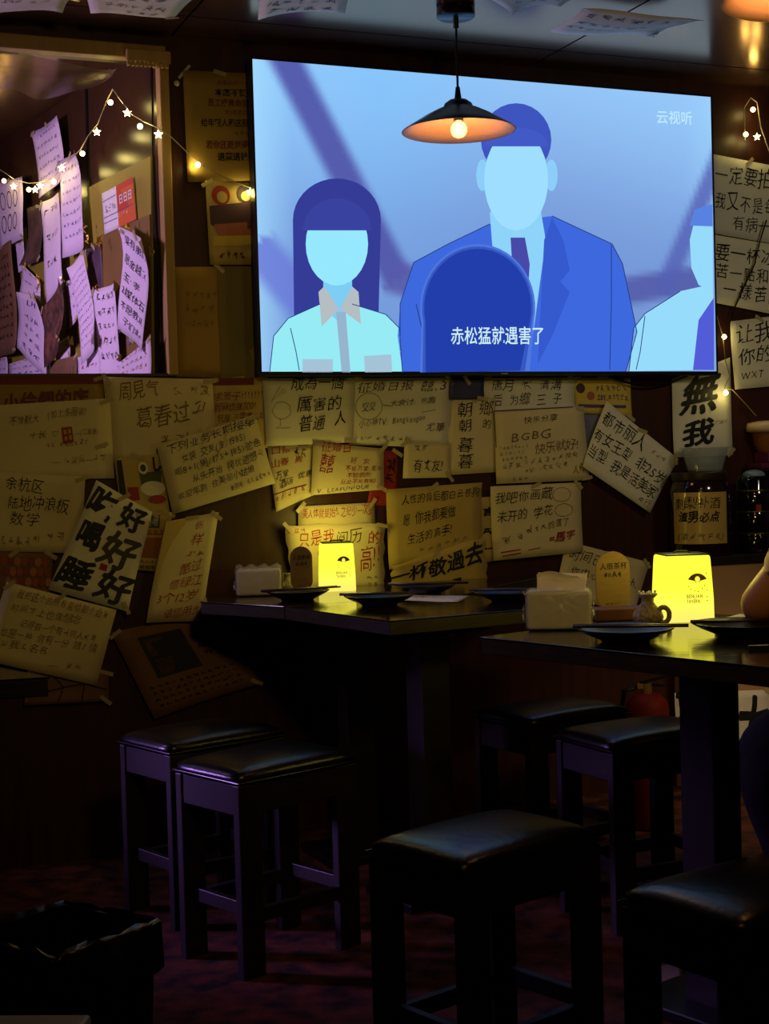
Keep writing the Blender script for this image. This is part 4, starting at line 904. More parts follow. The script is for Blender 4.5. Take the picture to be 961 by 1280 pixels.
def box_lamp(xc, yb, wpx, hpx, label, rz, power):
    c = at_z(xc, yb, ZT); W_ = wpx / FPX * c.y; H_ = hpx / FPX * c.y
    c = c + Vector((0, W_ * .35, 0))
    root = thing('table_lamp', (c.x, c.y, ZT), label, 'lamp', 'yellow table lamps')
    mb = MB(); n = 7
    def ringp(hw, z, r=.012):
        out = []
        for (sx, sy, a0) in ((1, 1, 0), (-1, 1, PI / 2), (-1, -1, PI), (1, -1, 1.5 * PI)):
            for k in range(4):
                a = a0 + k * PI / 6; out.append(Vector(((hw - r) * sx + r * math.cos(a), (hw - r) * sy + r * math.sin(a), z)))
        return out
    R_ = Matrix.Rotation(rz, 3, 'Z'); rings = [(.5, .004), (.505, .03), (.50, .35), (.475, .75), (.46, .955), (.45, .985), (.42, 1.0)]
    vs = []
    for hw, z in rings: vs += [Vector(c) + R_ @ p for p in ringp(hw * W_, z * H_)]
    m_ = 16; fs = [(i * m_ + k, i * m_ + (k + 1) % m_, (i + 1) * m_ + (k + 1) % m_, (i + 1) * m_ + k) for i in range(len(rings) - 1) for k in range(m_)]
    fs += [tuple(range(m_))[::-1], tuple((len(rings) - 1) * m_ + k for k in range(m_))]
    mb.add(vs, fs)
    LM = MATS.get('yellow_lamp_shell')
    if LM is None:
        LM = emat('yellow_lamp_shell', (255, 250, 60), 1.5); nt = LM.node_tree
        em = [n_ for n_ in nt.nodes if n_.type == 'EMISSION'][0]
        tc = nt.nodes.new('ShaderNodeTexCoord'); sx = nt.nodes.new('ShaderNodeSeparateXYZ'); mr = nt.nodes.new('ShaderNodeMapRange'); rp = nt.nodes.new('ShaderNodeValToRGB')
        nt.links.new(tc.outputs['Object'], sx.inputs[0]); nt.links.new(sx.outputs['Z'], mr.inputs['Value']); mr.inputs['From Max'].default_value = .17
        nt.links.new(mr.outputs[0], rp.inputs[0]); nt.links.new(rp.outputs[0], em.inputs[0])
        rp.color_ramp.elements[0].color = (.85, .72, .12, 1); rp.color_ramp.elements[0].position = 0.05
        rp.color_ramp.elements[1].color = (1.0, .93, .045, 1); rp.color_ramp.elements[1].position = .45
        em.inputs[1].default_value = 1.25
    sh = mk('lamp_body', mb, LM, root, smooth=True)
    mb = MB(); mb.box(c + Vector((0, 0, .003)), (W_ * .9, W_ * .9, .004), rz); mk('base', mb, BLACK, root)
    mb = MB(); mb.box(c + Vector((0, 0, H_ + .0015)), (W_ * .84, W_ * .84, .003), rz); mb.tube([c + R_ @ Vector((-.02, 0, H_ + .004)), c + R_ @ Vector((-.012, 0, H_ + .008)), c + R_ @ Vector((.012, 0, H_ + .008)), c + R_ @ Vector((.02, 0, H_ + .004))], .002, 6)
    mk('top_cap', mb, mat('dark_green_cap', (12, 18, 8), .6, spec=.1), root)
    # emblem on the front face: fan, round figure, dots, two lines of letters
    nf = R_ @ Vector((0, -1, 0)); ex = R_ @ Vector((1, 0, 0))
    def fp(u, v):   # u,v in -.5...5 / 0..1 of the face
        hw = .505 - .005 * v / .35 if v < .35 else .50 - .025 * (v - .35) / .4
        return c + ex * (u * W_) + nf * (W_ * hw + .0012) + Vector((0, 0, v * H_))
    em_ = MB(); fan = [fp(.16 + .21 * math.cos(a), .56 + .21 * math.sin(a) * .82) for a in [PI * (.16 + .68 * k / 12) for k in range(13)]] + [fp(.16 + .05, .60), fp(.16 - .05, .60)]
    em_.add(fan, [tuple(range(len(fan)))])
    for (u, v) in ((-.01, .54), (.03, .5), (.1, .47), (.17, .46), (.25, .5), (.3, .55), (.34, .48), (.34, .73), (.34, .38), (.34, .32)):
        em_.add([fp(u + dx, v + dz) for dx, dz in ((-.012, 0), (0, -.011), (.012, 0), (0, .011))], [(0, 1, 2, 3)])
    rnd = random.Random(1)
    for ln in (('BENLIAN', -.06, .0, .26, .0, .075), ('TAVERN', -.06, .0, .2, .0, .075)):
        vv = .36 if ln[0][0] == 'B' else .285
        for pts, fs_ in layout(ln[:6] + (.01,), False, rnd): em_.add([fp(u, vv - v) for u, v in pts], fs_)
    mk('emblem', em_, mat('emblem_ink', (150, 132, 34), .7), root)
    e2_ = MB(); e2_.add([fp(.16 + .05 * math.cos(a), .645 + .045 * math.sin(a)) + nf * .0005 for a in [2 * PI * k / 12 for k in range(12)]], [tuple(range(12))])
    mk('emblem_figure', e2_, emat('emblem_pale', (255, 250, 90), 1.0, False), root)
    l = light('lamp_light', 'POINT', (0, 0, 0), power, (1, .82, .12), None, .05); l.parent = root; l.location = (0, 0, H_ + .06)
    return root
box_lamp(421, 739, 44, 60, 'small yellow glowing box lamp on the left wall table', .12, .9)
box_lamp(858, 777, 65, 83, 'large yellow glowing box lamp on the right table', .08, 1.6)

# wooden oval table signs
SIGNW = mat('light_plywood', (126, 98, 62), 0.55, noise=.15, scale=30, stretch=(1, 1, 6))
def sign(xc, yb, wpx, hpx, label, dy=0.0):
    c = at_z(xc, yb, ZT) + Vector((0, dy, 0)); W_ = wpx / FPX * c.y; H_ = hpx / FPX * c.y; th = .006
    root = thing('table_sign', (c.x, c.y, ZT), label, 'sign', 'wooden table signs')
    r = W_ / 2; pts = [(r * math.cos(a), r * .8 + r * .8 * math.sin(a)) for a in [PI + PI * k / 14 for k in range(15)]] + [(r * math.cos(a), H_ - r + r * math.sin(a)) for a in [PI * k / 14 for k in range(15)]]
    mb = MB(); mb.slab([c + Vector((x, 0, z + .006)) for x, z in pts], (0, th, 0)); mk('board', mb, SIGNW, root, bevel=.001)
    mb = MB(); mb.box(c + Vector((0, .01, .007)), (W_ * .9, .05, .012)); mk('foot', mb, DWOOD, root, bevel=.002)
    q = [c + Vector((x, -.0006, z)) for x, z in ((-r, H_), (r, H_), (r, 0), (-r, 0))]; sh = Sheet(q, Vector((0, -1, 0)), 0)
    t = sh.text([('人很茶杯', .12, .27, .92, .25, .12, .01), ('桌台', .24, .39, .46, .39, .08, .01), ('A4', .48, .40, .76, .40, .13, .02)] + [('~~~~', .27, .87, .75, .86, .05), ('~~~~~~', .27, .93, .78, .93, .035)], False, 5, .0003)
    mk('printed_text', t, INK, root)
    return root
sign(381, 735, 28, 55, 'small oval wooden sign left of the small lamp', -.16)
sign(767, 766, 43, 74, 'oval wooden sign reading A4 behind the right table tissue pack', .0)
mb = MB(); c = at_z(778, 775, ZT); mb.box(c + Vector((0, .02, .014)), (.13, .07, .028), .1)
tag(mk('wooden_tray', mb, mat('red_brown_wood', (92, 50, 32), .5, noise=.2), bevel=.003), 'low reddish wooden block in front of the oval sign', 'wooden block')

# tissue packs
WRAP = mat('clear_wrap_plastic', (205, 205, 210), 0.12, alpha=.35, bump=.8, scale=40, spec=.8)
TISS = mat('white_tissue', (228, 222, 196), 0.8, noise=.04, scale=80, stretch=(.3, .3, 8))
TISP = mat('tissue_paper_sheet', (235, 230, 215), .8)
def tissue(xc, yb, wpx, hpx, label, rz, tuft=True):
    c0 = at_z(xc, yb, ZT); W_ = wpx / FPX * c0.y; H_ = hpx / FPX * c0.y; D_ = .10
    c = c0 + Vector((0, D_ / 2 + .01, 0)); R_ = Matrix.Rotation(rz, 3, 'Z')
    root = thing('tissue_pack', (c.x, c.y, ZT), label, 'tissue pack')
    mb = MB(); mb.box(c + Vector((0, 0, H_ / 2)), (W_ * .94, D_ * .94, H_ * .94), rz); mk('tissue_stack', mb, TISS, root, bevel=.006)
    mb = MB(); n = 10
    mb.box(c + Vector((0, 0, H_ / 2 + .001)), (W_, D_, H_), rz)
    o = mk('plastic_wrap', mb, WRAP, root, bevel=.01, bseg=3, smooth=True)
    mb = MB(); rnd = random.Random(4); vs = []
    for side in (-1, 1):
        for i in range(7):
            a = R_ @ Vector((side * (W_ / 2 + .003), -D_ / 2 + D_ * i / 6, 0)); z = H_ * rnd.uniform(.15, .85)
            mb.slab([c + a + Vector((0, 0, z)), c + a + Vector((0, .008, z + .012)), c + a + Vector((side * .004, .004, z + .006))], (0, .001, .001))
    mk('wrap_crinkle', mb, WRAP, o)
    if tuft:
        mb = MB(); vs = []; NU, NV = 14, 6
        for j in range(NV + 1):
            for i in range(NU + 1):
                u = i / NU; v = j / NV
                p = Vector((-W_ * .32 + u * W_ * .78 * (.75 + .25 * v), -.03 + .035 * math.sin(v * 2.2) + .006 * math.sin(u * 9), H_ + v * .034 + .006 * math.sin(u * 6) * v - .010 * (u > .8) * v))
                vs.append(c + R_ @ p)
        mb.add(vs, [(j * (NU + 1) + i, j * (NU + 1) + i + 1, (j + 1) * (NU + 1) + i + 1, (j + 1) * (NU + 1) + i) for j in range(NV) for i in range(NU)])
        mb.slab([c + R_ @ Vector((x, y, z)) for x, y, z in ((-W_ * .32, -.03, H_), (W_ * .4, -.03, H_), (W_ * .44, .02, H_ + .03), (-W_ * .3, .02, H_ + .034))], (0, .002, .002))
        mk('pulled_tissue', mb, TISP, root, smooth=True)
    else:
        mb = MB(); vs = []
        for i in range(12):
            u = -.5 + i / 11; vs += [c + R_ @ Vector((u * W_, -.03, H_)), c + R_ @ Vector((u * W_, 0, H_ + .010 + .006 * math.sin(i * 2.1))), c + R_ @ Vector((u * W_, .03, H_))]
        mb.add(vs, [(3 * i + k, 3 * i + k + 1, 3 * i + k + 4, 3 * i + k + 3) for i in range(11) for k in (0, 1)]); mk('wrap_seam', mb, WRAP, root, smooth=True)
    return root
tissue(703, 789, 84, 50, 'open white tissue pack with a tissue pulled up, on the right table', -.12)
tissue(322, 746, 58, 34, 'sealed tissue pack in clear wrap at the left end of the wall table', .05, False)
# small ceramic vases
CER = mat('speckled_grey_ceramic', (168, 156, 128), .45, col2=(110, 100, 80), scale=160, spec=.5)
def vase(xc, yb, hpx, label, ring=True):
    c = at_z(xc, yb, ZT) + Vector((0, .03 if ring else -.02, 0)); s = hpx / FPX * c.y
    root = thing('ceramic_vase', (c.x, c.y, ZT), label, 'vase', 'small ceramic vases')
    prof = [(0, .0), (.40, .0), (.50, .06), (.53, .22), (.46, .42), (.28, .60), (.20, .72), (.21, .84), (.34, .97), (.33, 1.0), (.17, .86), (.0, .8)]
    mb = MB(); mb.lathe([(r * s, z * s + ZT + .0008) for r, z in prof], (c.x, c.y, 0), 32); mk('vase_body', mb, CER, root, smooth='all')
    if ring:
        mb = MB(); pts = [Vector((c.x + s * .48 + s * .20 * math.cos(a), c.y - s * .25, ZT + s * .30 + s * .26 * math.sin(a))) for a in [2 * PI * k / 18 for k in range(19)]]
        mb.tube(pts, s * .085, 8, False); mk('ring_handle', mb, CER, root, smooth='all')
        mb = MB(); rnd = random.Random(5)
        for k in range(9): mb.sphere((c.x + rnd.uniform(-.3, .3) * s, c.y + rnd.uniform(-.1, .1) * s, ZT + s * (1.0 + rnd.uniform(0, .08))), s * .05, 6, 4)
        mk('toothpick_tips', mb, TISP, root)
    return root
vase(813, 781, 37, 'small speckled vase with a ring handle left of the big lamp')
vase(360, 738, 22, 'tiny pale vase between the sealed tissue pack and oval sign', False)

# ================================================================== COUNTER AT RIGHT, JARS
c0 = at_wall(838, 715); sc0 = wall_s(c0)
ZK = .80
root = thing('side_counter', wp(sc0 + .5, 0, .12), 'pale fronted low counter against the wall behind the right table', 'counter')
mb = MB(); mb.slab([wp(sc0, .0, .19), wp(SR - .3, .0, .19), wp(SR - .3, ZK - .03, .19), wp(sc0, ZK - .03, .19)], -WN * .18); mk('counter_body', mb, mat('cream_counter_front', (176, 138, 92), .6, noise=.15, scale=5), root)
mb = MB(); mb.slab([wp(sc0 - .01, ZK - .03, .2), wp(SR - .3, ZK - .03, .2), wp(SR - .3, ZK, .2), wp(sc0 - .01, ZK, .2)], -WN * .195); mk('counter_top', mb, DWOOD, root, bevel=.003)
mb = MB(); mb.slab([wp(sc0, .0, .196), wp(SR - .3, .0, .196), wp(SR - .3, .07, .196), wp(sc0, .07, .196)], -WN * .005); mk('kick_board', mb, BLACK, root)
ck = (lambda x, y, off: hit(x, y, W0 + WN * (.19 + off), WN), WN)
P(ck, [(842, 866), (963, 862), (966, 935), (846, 940)], 'low white poster with black brush strokes on the counter front', PAPERW, cat='poster', name='brush_poster', k=1, lines={INK: [('文', .0, .6, .16, .6, .7, .07), ('大', .64, 1.02, .96, .98, 1.0, .07)]}, hand=True)
# jar with label
def cz(x, y): return at_z(x, y, ZK)
DG = mat('dark_brown_glass', (36, 18, 12), 0.12, spec=.7, coat=.4)
jc = hit(876, 690, W0 + WN * .11, WN); R_j = 38 / FPX * jc.y; zj1 = hit(876, 590, W0 + WN * .11, WN).z; Hj = zj1 - ZK
jar = thing('pickle_jar', (jc.x, jc.y, ZK), 'large dark brown wine jar with a handwritten yellow label', 'jar')
mb = MB(); mb.lathe([(r * R_j, ZK + z * Hj) for r, z in ((0, .004), (.92, .004), (1.0, .04), (1.02, .3), (1.0, .78), (.92, .86), (.86, .9), (0, .9))], (jc.x, jc.y, 0), 40); mk('jar_body', mb, DG, jar, smooth=True)
mb = MB(); mb.lathe([(r * R_j, ZK + z * Hj) for r, z in ((0, .9), (.9, .9), (.92, .92), (.92, .99), (.88, 1.0), (0, 1.0))], (jc.x, jc.y, 0), 40); mk('jar_lid', mb, mat('dark_lid', (44, 30, 24), .4), jar, smooth=True)
# curved label
lz0 = hit(876, 679, W0 + WN * .15, WN).z; lz1 = hit(876, 615, W0 + WN * .15, WN).z
Rl = R_j * 1.03; base = math.atan2(-jc.y, -jc.x)
def LS(u, v, off=0): a = base - .95 + u * 1.9; return Vector((jc.x + (Rl + off) * math.cos(a), jc.y + (Rl + off) * math.sin(a), lz1 + (lz0 - lz1) * v))
mb = MB(); NU = 14
mb.add([LS(i / NU, v) for v in (0, 1) for i in range(NU + 1)], [(i, i + 1, NU + 2 + i, NU + 1 + i) for i in range(NU)]); lb = mk('jar_label', mb, mat('yellow_label', (190, 160, 90), .35, coat=.5), jar, smooth='all')
mb = MB(); rnd = random.Random(2)
for ln in (('刺梨补酒', .06, .32, .86, .3, .24, .02), ('渣男必点', .12, .58, .84, .56, .22, .03), ('(清~气~~)', .1, .93, .92, .93, .16, .01)):
    for pts, fs_ in layout(ln, True, rnd): mb.add([LS(u, v, .0008) for u, v in pts], fs_)
mk('handwriting', mb, INK, lb)
# plastic bowl on the jar
bw = thing('plastic_bowl', (jc.x + .02, jc.y, zj1), 'clear plastic bowl standing on the dark jar lid', 'bowl')
CLR = mat('clear_plastic', (190, 200, 210), 0.1, alpha=.35, spec=.8)
mb = MB(); rb = 31 / FPX * jc.y; hb = 30 / FPX * jc.y
mb.lathe([(r * rb, zj1 + .001 + z * hb) for r, z in ((0, 0), (.62, 0), (.70, .06), (.92, .93), (1.0, .97), (1.02, 1.0), (.97, 1.0), (.89, .93), (.67, .1), (0, .05))], (jc.x + .02, jc.y, 0), 40); mk('bowl_wall', mb, CLR, bw, smooth='all')
mb = MB(); mb.lathe([(rb * .5, zj1 + hb * .3), (rb * .62, zj1 + hb * .32), (rb * .5, zj1 + hb * .55), (0, zj1 + hb * .5)], (jc.x + .02, jc.y, 0), 20); mk('inner_cup', mb, CLR, bw, smooth='all')
# bottle rack at right edge
bc = hit(944, 700, W0 + WN * .11, WN); z1 = hit(944, 590, W0 + WN * .11, WN).z
rk = thing('bottle_stack', (bc.x, bc.y, ZK), 'tall dark glass jar with golden glints and a pale blue stopper', 'bottle')
Hb = z1 - ZK; Rb = 23 / FPX * bc.y
mb = MB(); mb.lathe([(r * Rb, ZK + z * Hb) for r, z in ((0, .004), (.95, .004), (1, .03), (1, .23), (.94, .25), (1, .27), (1, .5), (.94, .52), (1, .54), (1, .76), (.94, .78), (.96, .9), (.8, .95), (0, .95))], (bc.x, bc.y, 0), 36)
mk('bottle_body', mb, mat('black_green_glass', (14, 12, 8), .08, spec=.9, coat=1.0), rk, smooth=True)
mb = MB()
for z in (.24, .51, .77): mb.lathe([(Rb * 1.0, ZK + (z - .012) * Hb), (Rb * 1.06, ZK + z * Hb), (Rb * 1.0, ZK + (z + .012) * Hb)], (bc.x, bc.y, 0), 36)
mk('metal_band', mb, mat('aged_gold', (120, 92, 40), .3, .8), rk, smooth='all')
mb = MB(); mb.sphere((bc.x, bc.y, ZK + Hb * .96), Rb * .62, 20, 10, (1, 1, .5)); mk('stopper', mb, mat('pale_blue_plastic', (120, 150, 180), .3), rk, smooth='all')
mb = MB(); mb.box(hit(944, 634, W0 + WN * .11, WN) + Vector((-.005, -Rb * 1.0, 0)), (.018, .004, .022)); mk('red_seal', mb, INKR, rk, bevel=.001)
# wall shelf with purple box and fluted bowl
pz = hit(950, 585, W0 + WN * .06, WN)
mb = MB(); mb.slab([wp(wall_s(at_wall(926, 587)), pz.z - .012, .12), wp(wall_s(at_wall(1010, 587)), pz.z - .012, .12), wp(wall_s(at_wall(1010, 587)), pz.z, .12), wp(wall_s(at_wall(926, 587)), pz.z, .12)], -WN * .118)
tag(mk('wall_shelf', mb, DWOOD, bevel=.002), 'short dark wall shelf above the tall dark jar', 'shelf')
sa = wall_s(at_wall(936, 570)); sb_ = wall_s(at_wall(1000, 570))
bx = thing('purple_box', wp((sa + sb_) / 2, pz.z, .05), 'purple lidded box on the wall shelf at the right edge', 'box')
mb = MB(); mb.slab([wp(sa - .02, pz.z, .1), wp(sb_, pz.z, .1), wp(sb_, pz.z + .018, .1), wp(sa - .02, pz.z + .018, .1)], -WN * .09); mk('box_tray', mb, mat('purple_plastic', (96, 30, 76), .45), bx, bevel=.002)
mb = MB(); mb.slab([wp(sa + .015, pz.z + .019, .09), wp(sb_, pz.z + .019, .09), wp(sb_, pz.z + .055, .09), wp(sa + .015, pz.z + .055, .09)], -WN * .08); mk('box_lid', mb, MATS['purple_plastic'], bx, bevel=.002)
fc = wp(wall_s(at_wall(958, 550)), pz.z + .056, .05); fr = 36 / FPX * fc.y
fb_ = thing('fluted_bowl', fc, 'amber bowl with a pale thick rim on the purple box', 'bowl')
mb = MB(); mb.lathe([(0, 0), (.60, 0), (.74, .35), (.84, .95), (0, .9)], (0, 0, 0), 36); mb.v = [Vector((v.x * fr, v.y * fr, v.z * .085)) + fc for v in mb.v]; mk('bowl_side', mb, mat('amber_glaze', (150, 92, 50), .35), fb_, smooth=True)
mb = MB(); mb.lathe([(.80, .80), (.98, .84), (1.0, 1.05), (.95, 1.2), (.6, 1.28), (0, 1.25)], (0, 0, 0), 36); mb.v = [Vector((v.x * fr, v.y * fr, v.z * .085)) + fc for v in mb.v]; mk('rim', mb, mat('pale_glaze', (215, 190, 170), .3), fb_, smooth='all')

# ================================================================== FIRE EXTINGUISHER
xc = at_z(812, 1034, 0); ex = thing('fire_extinguisher', (xc.x, xc.y, 0), 'red fire extinguisher standing on the floor behind the right table stool', 'fire extinguisher')
RED = mat('extinguisher_red', (112, 26, 12), .6, spec=.25)
zt_ = hit(812, 866, (0, xc.y, 0), Vector((0, 1, 0))).z; r_ = .066
mb = MB(); mb.lathe([(0, .004), (r_ * .95, .004), (r_, .012), (r_, zt_ - .05), (r_ * .92, zt_ - .025), (r_ * .6, zt_ - .004), (r_ * .28, zt_), (0, zt_)], (xc.x, xc.y, 0), 32); mk('cylinder_body', mb, RED, ex, smooth=True)
mb = MB(); mb.tube([(xc.x, xc.y, zt_ - .002), (xc.x, xc.y, zt_ + .03)], .016, 12); mb.box((xc.x - .012, xc.y, zt_ + .022), (.035, .02, .016)); mk('valve', mb, mat('brass', (190, 150, 80), .35, .7), ex)
mb = MB(); mb.box((xc.x + .02, xc.y, zt_ + .042), (.08, .018, .008), 0, Matrix.Rotation(-.2, 3, 'Y')); mb.box((xc.x + .02, xc.y, zt_ + .024), (.07, .018, .006), 0, Matrix.Rotation(.1, 3, 'Y')); mk('handle', mb, BLACK, ex)
mb = MB(); mb.tube([(xc.x - .025, xc.y, zt_ + .02), (xc.x - .07, xc.y - .01, zt_ + .01), (xc.x - .085, xc.y - .01, zt_ - .08), (xc.x - .08, xc.y, zt_ - .22)], .008, 8); mk('hose', mb, BLACK, ex, smooth='all')
mb = MB(); NU = 12; mb.add([Vector((xc.x + (r_ + .0008) * math.cos(-PI / 2 - .8 + 1.6 * i / NU), xc.y + (r_ + .0008) * math.sin(-PI / 2 - .8 + 1.6 * i / NU), z)) for z in (zt_ - .2, zt_ - .09) for i in range(NU + 1)], [(i, i + 1, NU + 2 + i, NU + 1 + i) for i in range(NU)])
mk('printed_band', mb, mat('band_pale', (190, 120, 80), .5), ex)

# ================================================================== BIN, PALE STOOL, FLOOR SCRAP
c = (at_z(60, 1130, .45) + at_z(92, 1180, .45)) / 2; cx_, cy_ = c.x, c.y
bn = thing('waste_bin', (cx_, cy_, 0), 'black square waste bin lined with a black bag at lower left', 'bin')
def frust(mb, cx, cy, a0, a1, z0, z1, rz):
    R_ = Matrix.Rotation(rz, 3, 'Z'); b0 = [R_ @ Vector((x * a0, y * a0, 0)) for x, y in ((-1, -1), (1, -1), (1, 1), (-1, 1))]; b1 = [R_ @ Vector((x * a1, y * a1, 0)) for x, y in ((-1, -1), (1, -1), (1, 1), (-1, 1))]
    o_ = Vector((cx, cy, 0)); vs = [o_ + p + Vector((0, 0, z0)) for p in b0] + [o_ + p + Vector((0, 0, z1)) for p in b1]
    return vs
mb = MB(); rz = .96
v1 = frust(mb, cx_, cy_, .082, .100, .002, .44, rz); v2 = frust(mb, cx_, cy_, .078, .094, .02, .44, rz)
mb.add(v1 + v2, [(3, 2, 1, 0), (8, 9, 10, 11)] + [(i, (i + 1) % 4, 4 + (i + 1) % 4, 4 + i) for i in range(4)] + [(8 + (i + 1) % 4, 8 + i, 12 + i, 12 + (i + 1) % 4) for i in range(4)] + [(4 + i, 4 + (i + 1) % 4, 12 + (i + 1) % 4, 12 + i) for i in range(4)])
mk('bin_body', mb, BLACK, bn)
mb = MB(); R_ = Matrix.Rotation(rz, 3, 'Z'); rnd = random.Random(9); ring = []
for k in range(4):
    A = [(-1, -1), (1, -1), (1, 1), (-1, 1)][k]; Bq = [(-1, -1), (1, -1), (1, 1), (-1, 1)][(k + 1) % 4]
    for t in range(10): ring.append((A[0] + (Bq[0] - A[0]) * t / 10, A[1] + (Bq[1] - A[1]) * t / 10))
levels = [(.088, .36), (.094, .42), (.101, .447), (.106, .44), (.107, .37)]
vs = []
for li, (a, z) in enumerate(levels):
    for k, (x, y) in enumerate(ring): j_ = rnd.uniform(-.003, .003) * (1 if li < 4 else 2.5); vs.append(Vector((cx_, cy_, z + rnd.uniform(-.004, .004) * (3 if li == 4 else 1))) + R_ @ Vector((x * (a + j_), y * (a + j_), 0)))
n = len(ring); mb.add(vs, [(l * n + k, l * n + (k + 1) % n, (l + 1) * n + (k + 1) % n, (l + 1) * n + k) for l in range(len(levels) - 1) for k in range(n)])
mk('bin_bag', mb, mat('black_bag_film', (16, 15, 18), .22, spec=.8), bn, smooth='all')

c = at_z(118, 1266, .46)
ps = thing('side_stool', (c.x - .19, c.y - .12, 0), 'pale square stool top just entering at the bottom left corner', 'stool')
mb = MB(); mb.box((c.x - .19, c.y - .12, .45), (.36, .26, .02), -.06); mk('seat', mb, mat('pale_laminate', (150, 145, 120), .5, noise=.2, scale=9), ps, bevel=.006)
for sx in (-1, 1):
    for sy in (-1, 1):
        mb = MB(); mb.box((c.x - .19 + sx * .15, c.y - .12 + sy * .10, .22), (.03, .03, .44), -.06); mk('leg', mb, BLACK, ps, bevel=.002)
q = [(800, 1208), (852, 1205), (857, 1240), (803, 1252)]
P((lambda x, y, off: at_z(x, y, .001 + off * .1), Vector((0, 0, 1))), q, 'crumpled grey paper scrap lying on the floor at the lower right', mat('grey_scrap', (150, 140, 130), .8), curl=.003, tape=False, name='paper_scrap', cat='paper scrap')
q = [(790, 1095), (842, 1090), (850, 1099), (770, 1104)]
P((lambda x, y, off: at_z(x, y, .001 + off * .1), Vector((0, 0, 1))), q, 'pale strip of litter on the floor behind the nearest stool', mat('grey_scrap', (150, 140, 130), .8), curl=.002, tape=False, name='paper_scrap', cat='paper scrap')

# ================================================================== PERSON (seated at right, mostly outside the frame)
SKIN = mat('skin', (185, 126, 82), .5)
SHIRT = mat('cream_dark_striped_shirt', (215, 190, 150), .8)
nt = SHIRT.node_tree; b = nt.nodes['Principled BSDF']; tc = nt.nodes.new('ShaderNodeTexCoord'); wv = nt.nodes.new('ShaderNodeTexWave'); rp = nt.nodes.new('ShaderNodeValToRGB')
wv.inputs['Scale'].default_value = 5; wv.inputs['Distortion'].default_value = 7; wv.inputs['Detail'].default_value = 1.0; wv.bands_direction = 'Z'
nt.links.new(tc.outputs['Object'], wv.inputs[0]); nt.links.new(wv.outputs['Fac'], rp.inputs[0]); nt.links.new(rp.outputs[0], b.inputs['Base Color'])
rp.color_ramp.elements[0].color = lin((30, 22, 18)); rp.color_ramp.elements[0].position = .42; rp.color_ramp.elements[1].color = lin((215, 190, 150)); rp.color_ramp.elements[1].position = .52
TROU = mat('black_trousers', (14, 14, 18), .85)
HAIR = mat('black_hair', (16, 13, 12), .45)
elb = at_z(941, 760, ZT + .048); elb = elb + Vector((.002, .0, 0))
def skin_obj(name, joints, bones, mt, parent, org, sub=2):
    me = bpy.data.meshes.new(name); keys = list(joints)
    me.from_pydata([Vector(joints[k][0]) - Vector(org) for k in keys], [(keys.index(a)) and (keys.index(a), keys.index(b)) or (0, keys.index(b)) for a, b in bones], [])
    o = bpy.data.objects.new(name + '_tmp', me); C.objects.link(o)
    sm_ = o.modifiers.new('s', 'SKIN'); sm_.use_smooth_shade = True
    for i, k in enumerate(keys):
        r = joints[k][1]; me.skin_vertices[0].data[i].radius = (r, r) if not isinstance(r, tuple) else r
    me.skin_vertices[0].data[0].use_root = True
    sb = o.modifiers.new('u', 'SUBSURF'); sb.levels = sub; sb.render_levels = sub
    bpy.context.view_layer.update()
    m2 = bpy.data.meshes.new_from_object(o.evaluated_get(bpy.context.evaluated_depsgraph_get()))
    bpy.data.objects.remove(o); m2.materials.clear(); m2.materials.append(mt); m2.name = name
    m2.polygons.foreach_set('use_smooth', [True] * len(m2.polygons))
    r = bpy.data.objects.new(name, m2); C.objects.link(r); r.parent = parent; r['org'] = Vector(org)[:]; return r
px, py = elb.x, elb.y
hip = Vector((px + .36, py + .05, .582)); org = (hip.x, hip.y, 0)
person = thing('person', org, 'person in a cream and dark patterned shirt leaning an elbow on the right table', 'person')
kn = at_z(951, 945, .50); kn = Vector((kn.x, kn.y, .475))
shL = Vector((px + .19, py - .03, 1.03)); shR = Vector((px + .30, py + .33, 1.04)); nk = Vector((px + .25, py + .15, 1.10))
wrL = Vector((px + .13, py + .20, ZT + .035)); hdL = Vector((px + .15, py + .27, ZT + .028))
elR = Vector((px + .26, py + .36, ZT + .05)); wrR = Vector((px + .20, py + .15, ZT + .045))
J = {'pelvis': (hip, (.13, .10)), 'waist': (hip + Vector((-.02, 0, .17)), (.12, .09)), 'chest': (hip + Vector((-.07, .04, .38)), (.14, .10)), 'neckb': (nk, .055), 'neck': (nk + Vector((-.02, 0, .06)), .05),
     'head': (nk + Vector((-.03, 0, .15)), .085), 'crown': (nk + Vector((-.02, 0, .24)), .078),
     'shL': (shL, .055), 'elL': (elb, .040), 'mfL': (elb.lerp(wrL, .35), .040), 'wrL': (wrL, .026), 'pmL': (wrL.lerp(hdL, .6), (.036, .017)), 'pm2L': (hdL, (.036, .014)),
     'shR': (shR, .055), 'elR': (elR, .040), 'wrR': (wrR, .026), 'pmR': (wrR + Vector((-.05, -.04, 0)), (.036, .017)),
     'hpL': (hip + Vector((-.03, -.09, 0)), .085), 'knL': (kn, .062), 'cfL': (kn + Vector((.06, .04, -.14)), .052), 'akL': (kn + Vector((.12, .07, -.39)), .038), 'toL': (Vector((kn.x - .03, kn.y + .02, .035)), .035),
     'hpR': (hip + Vector((-.03, .10, 0)), .085), 'knR': (kn + Vector((.06, .26, 0)), .062), 'cfR': (kn + Vector((.11, .30, -.14)), .052), 'akR': (kn + Vector((.17, .33, -.39)), .038), 'toR': (Vector((kn.x + .02, kn.y + .28, .035)), .035)}
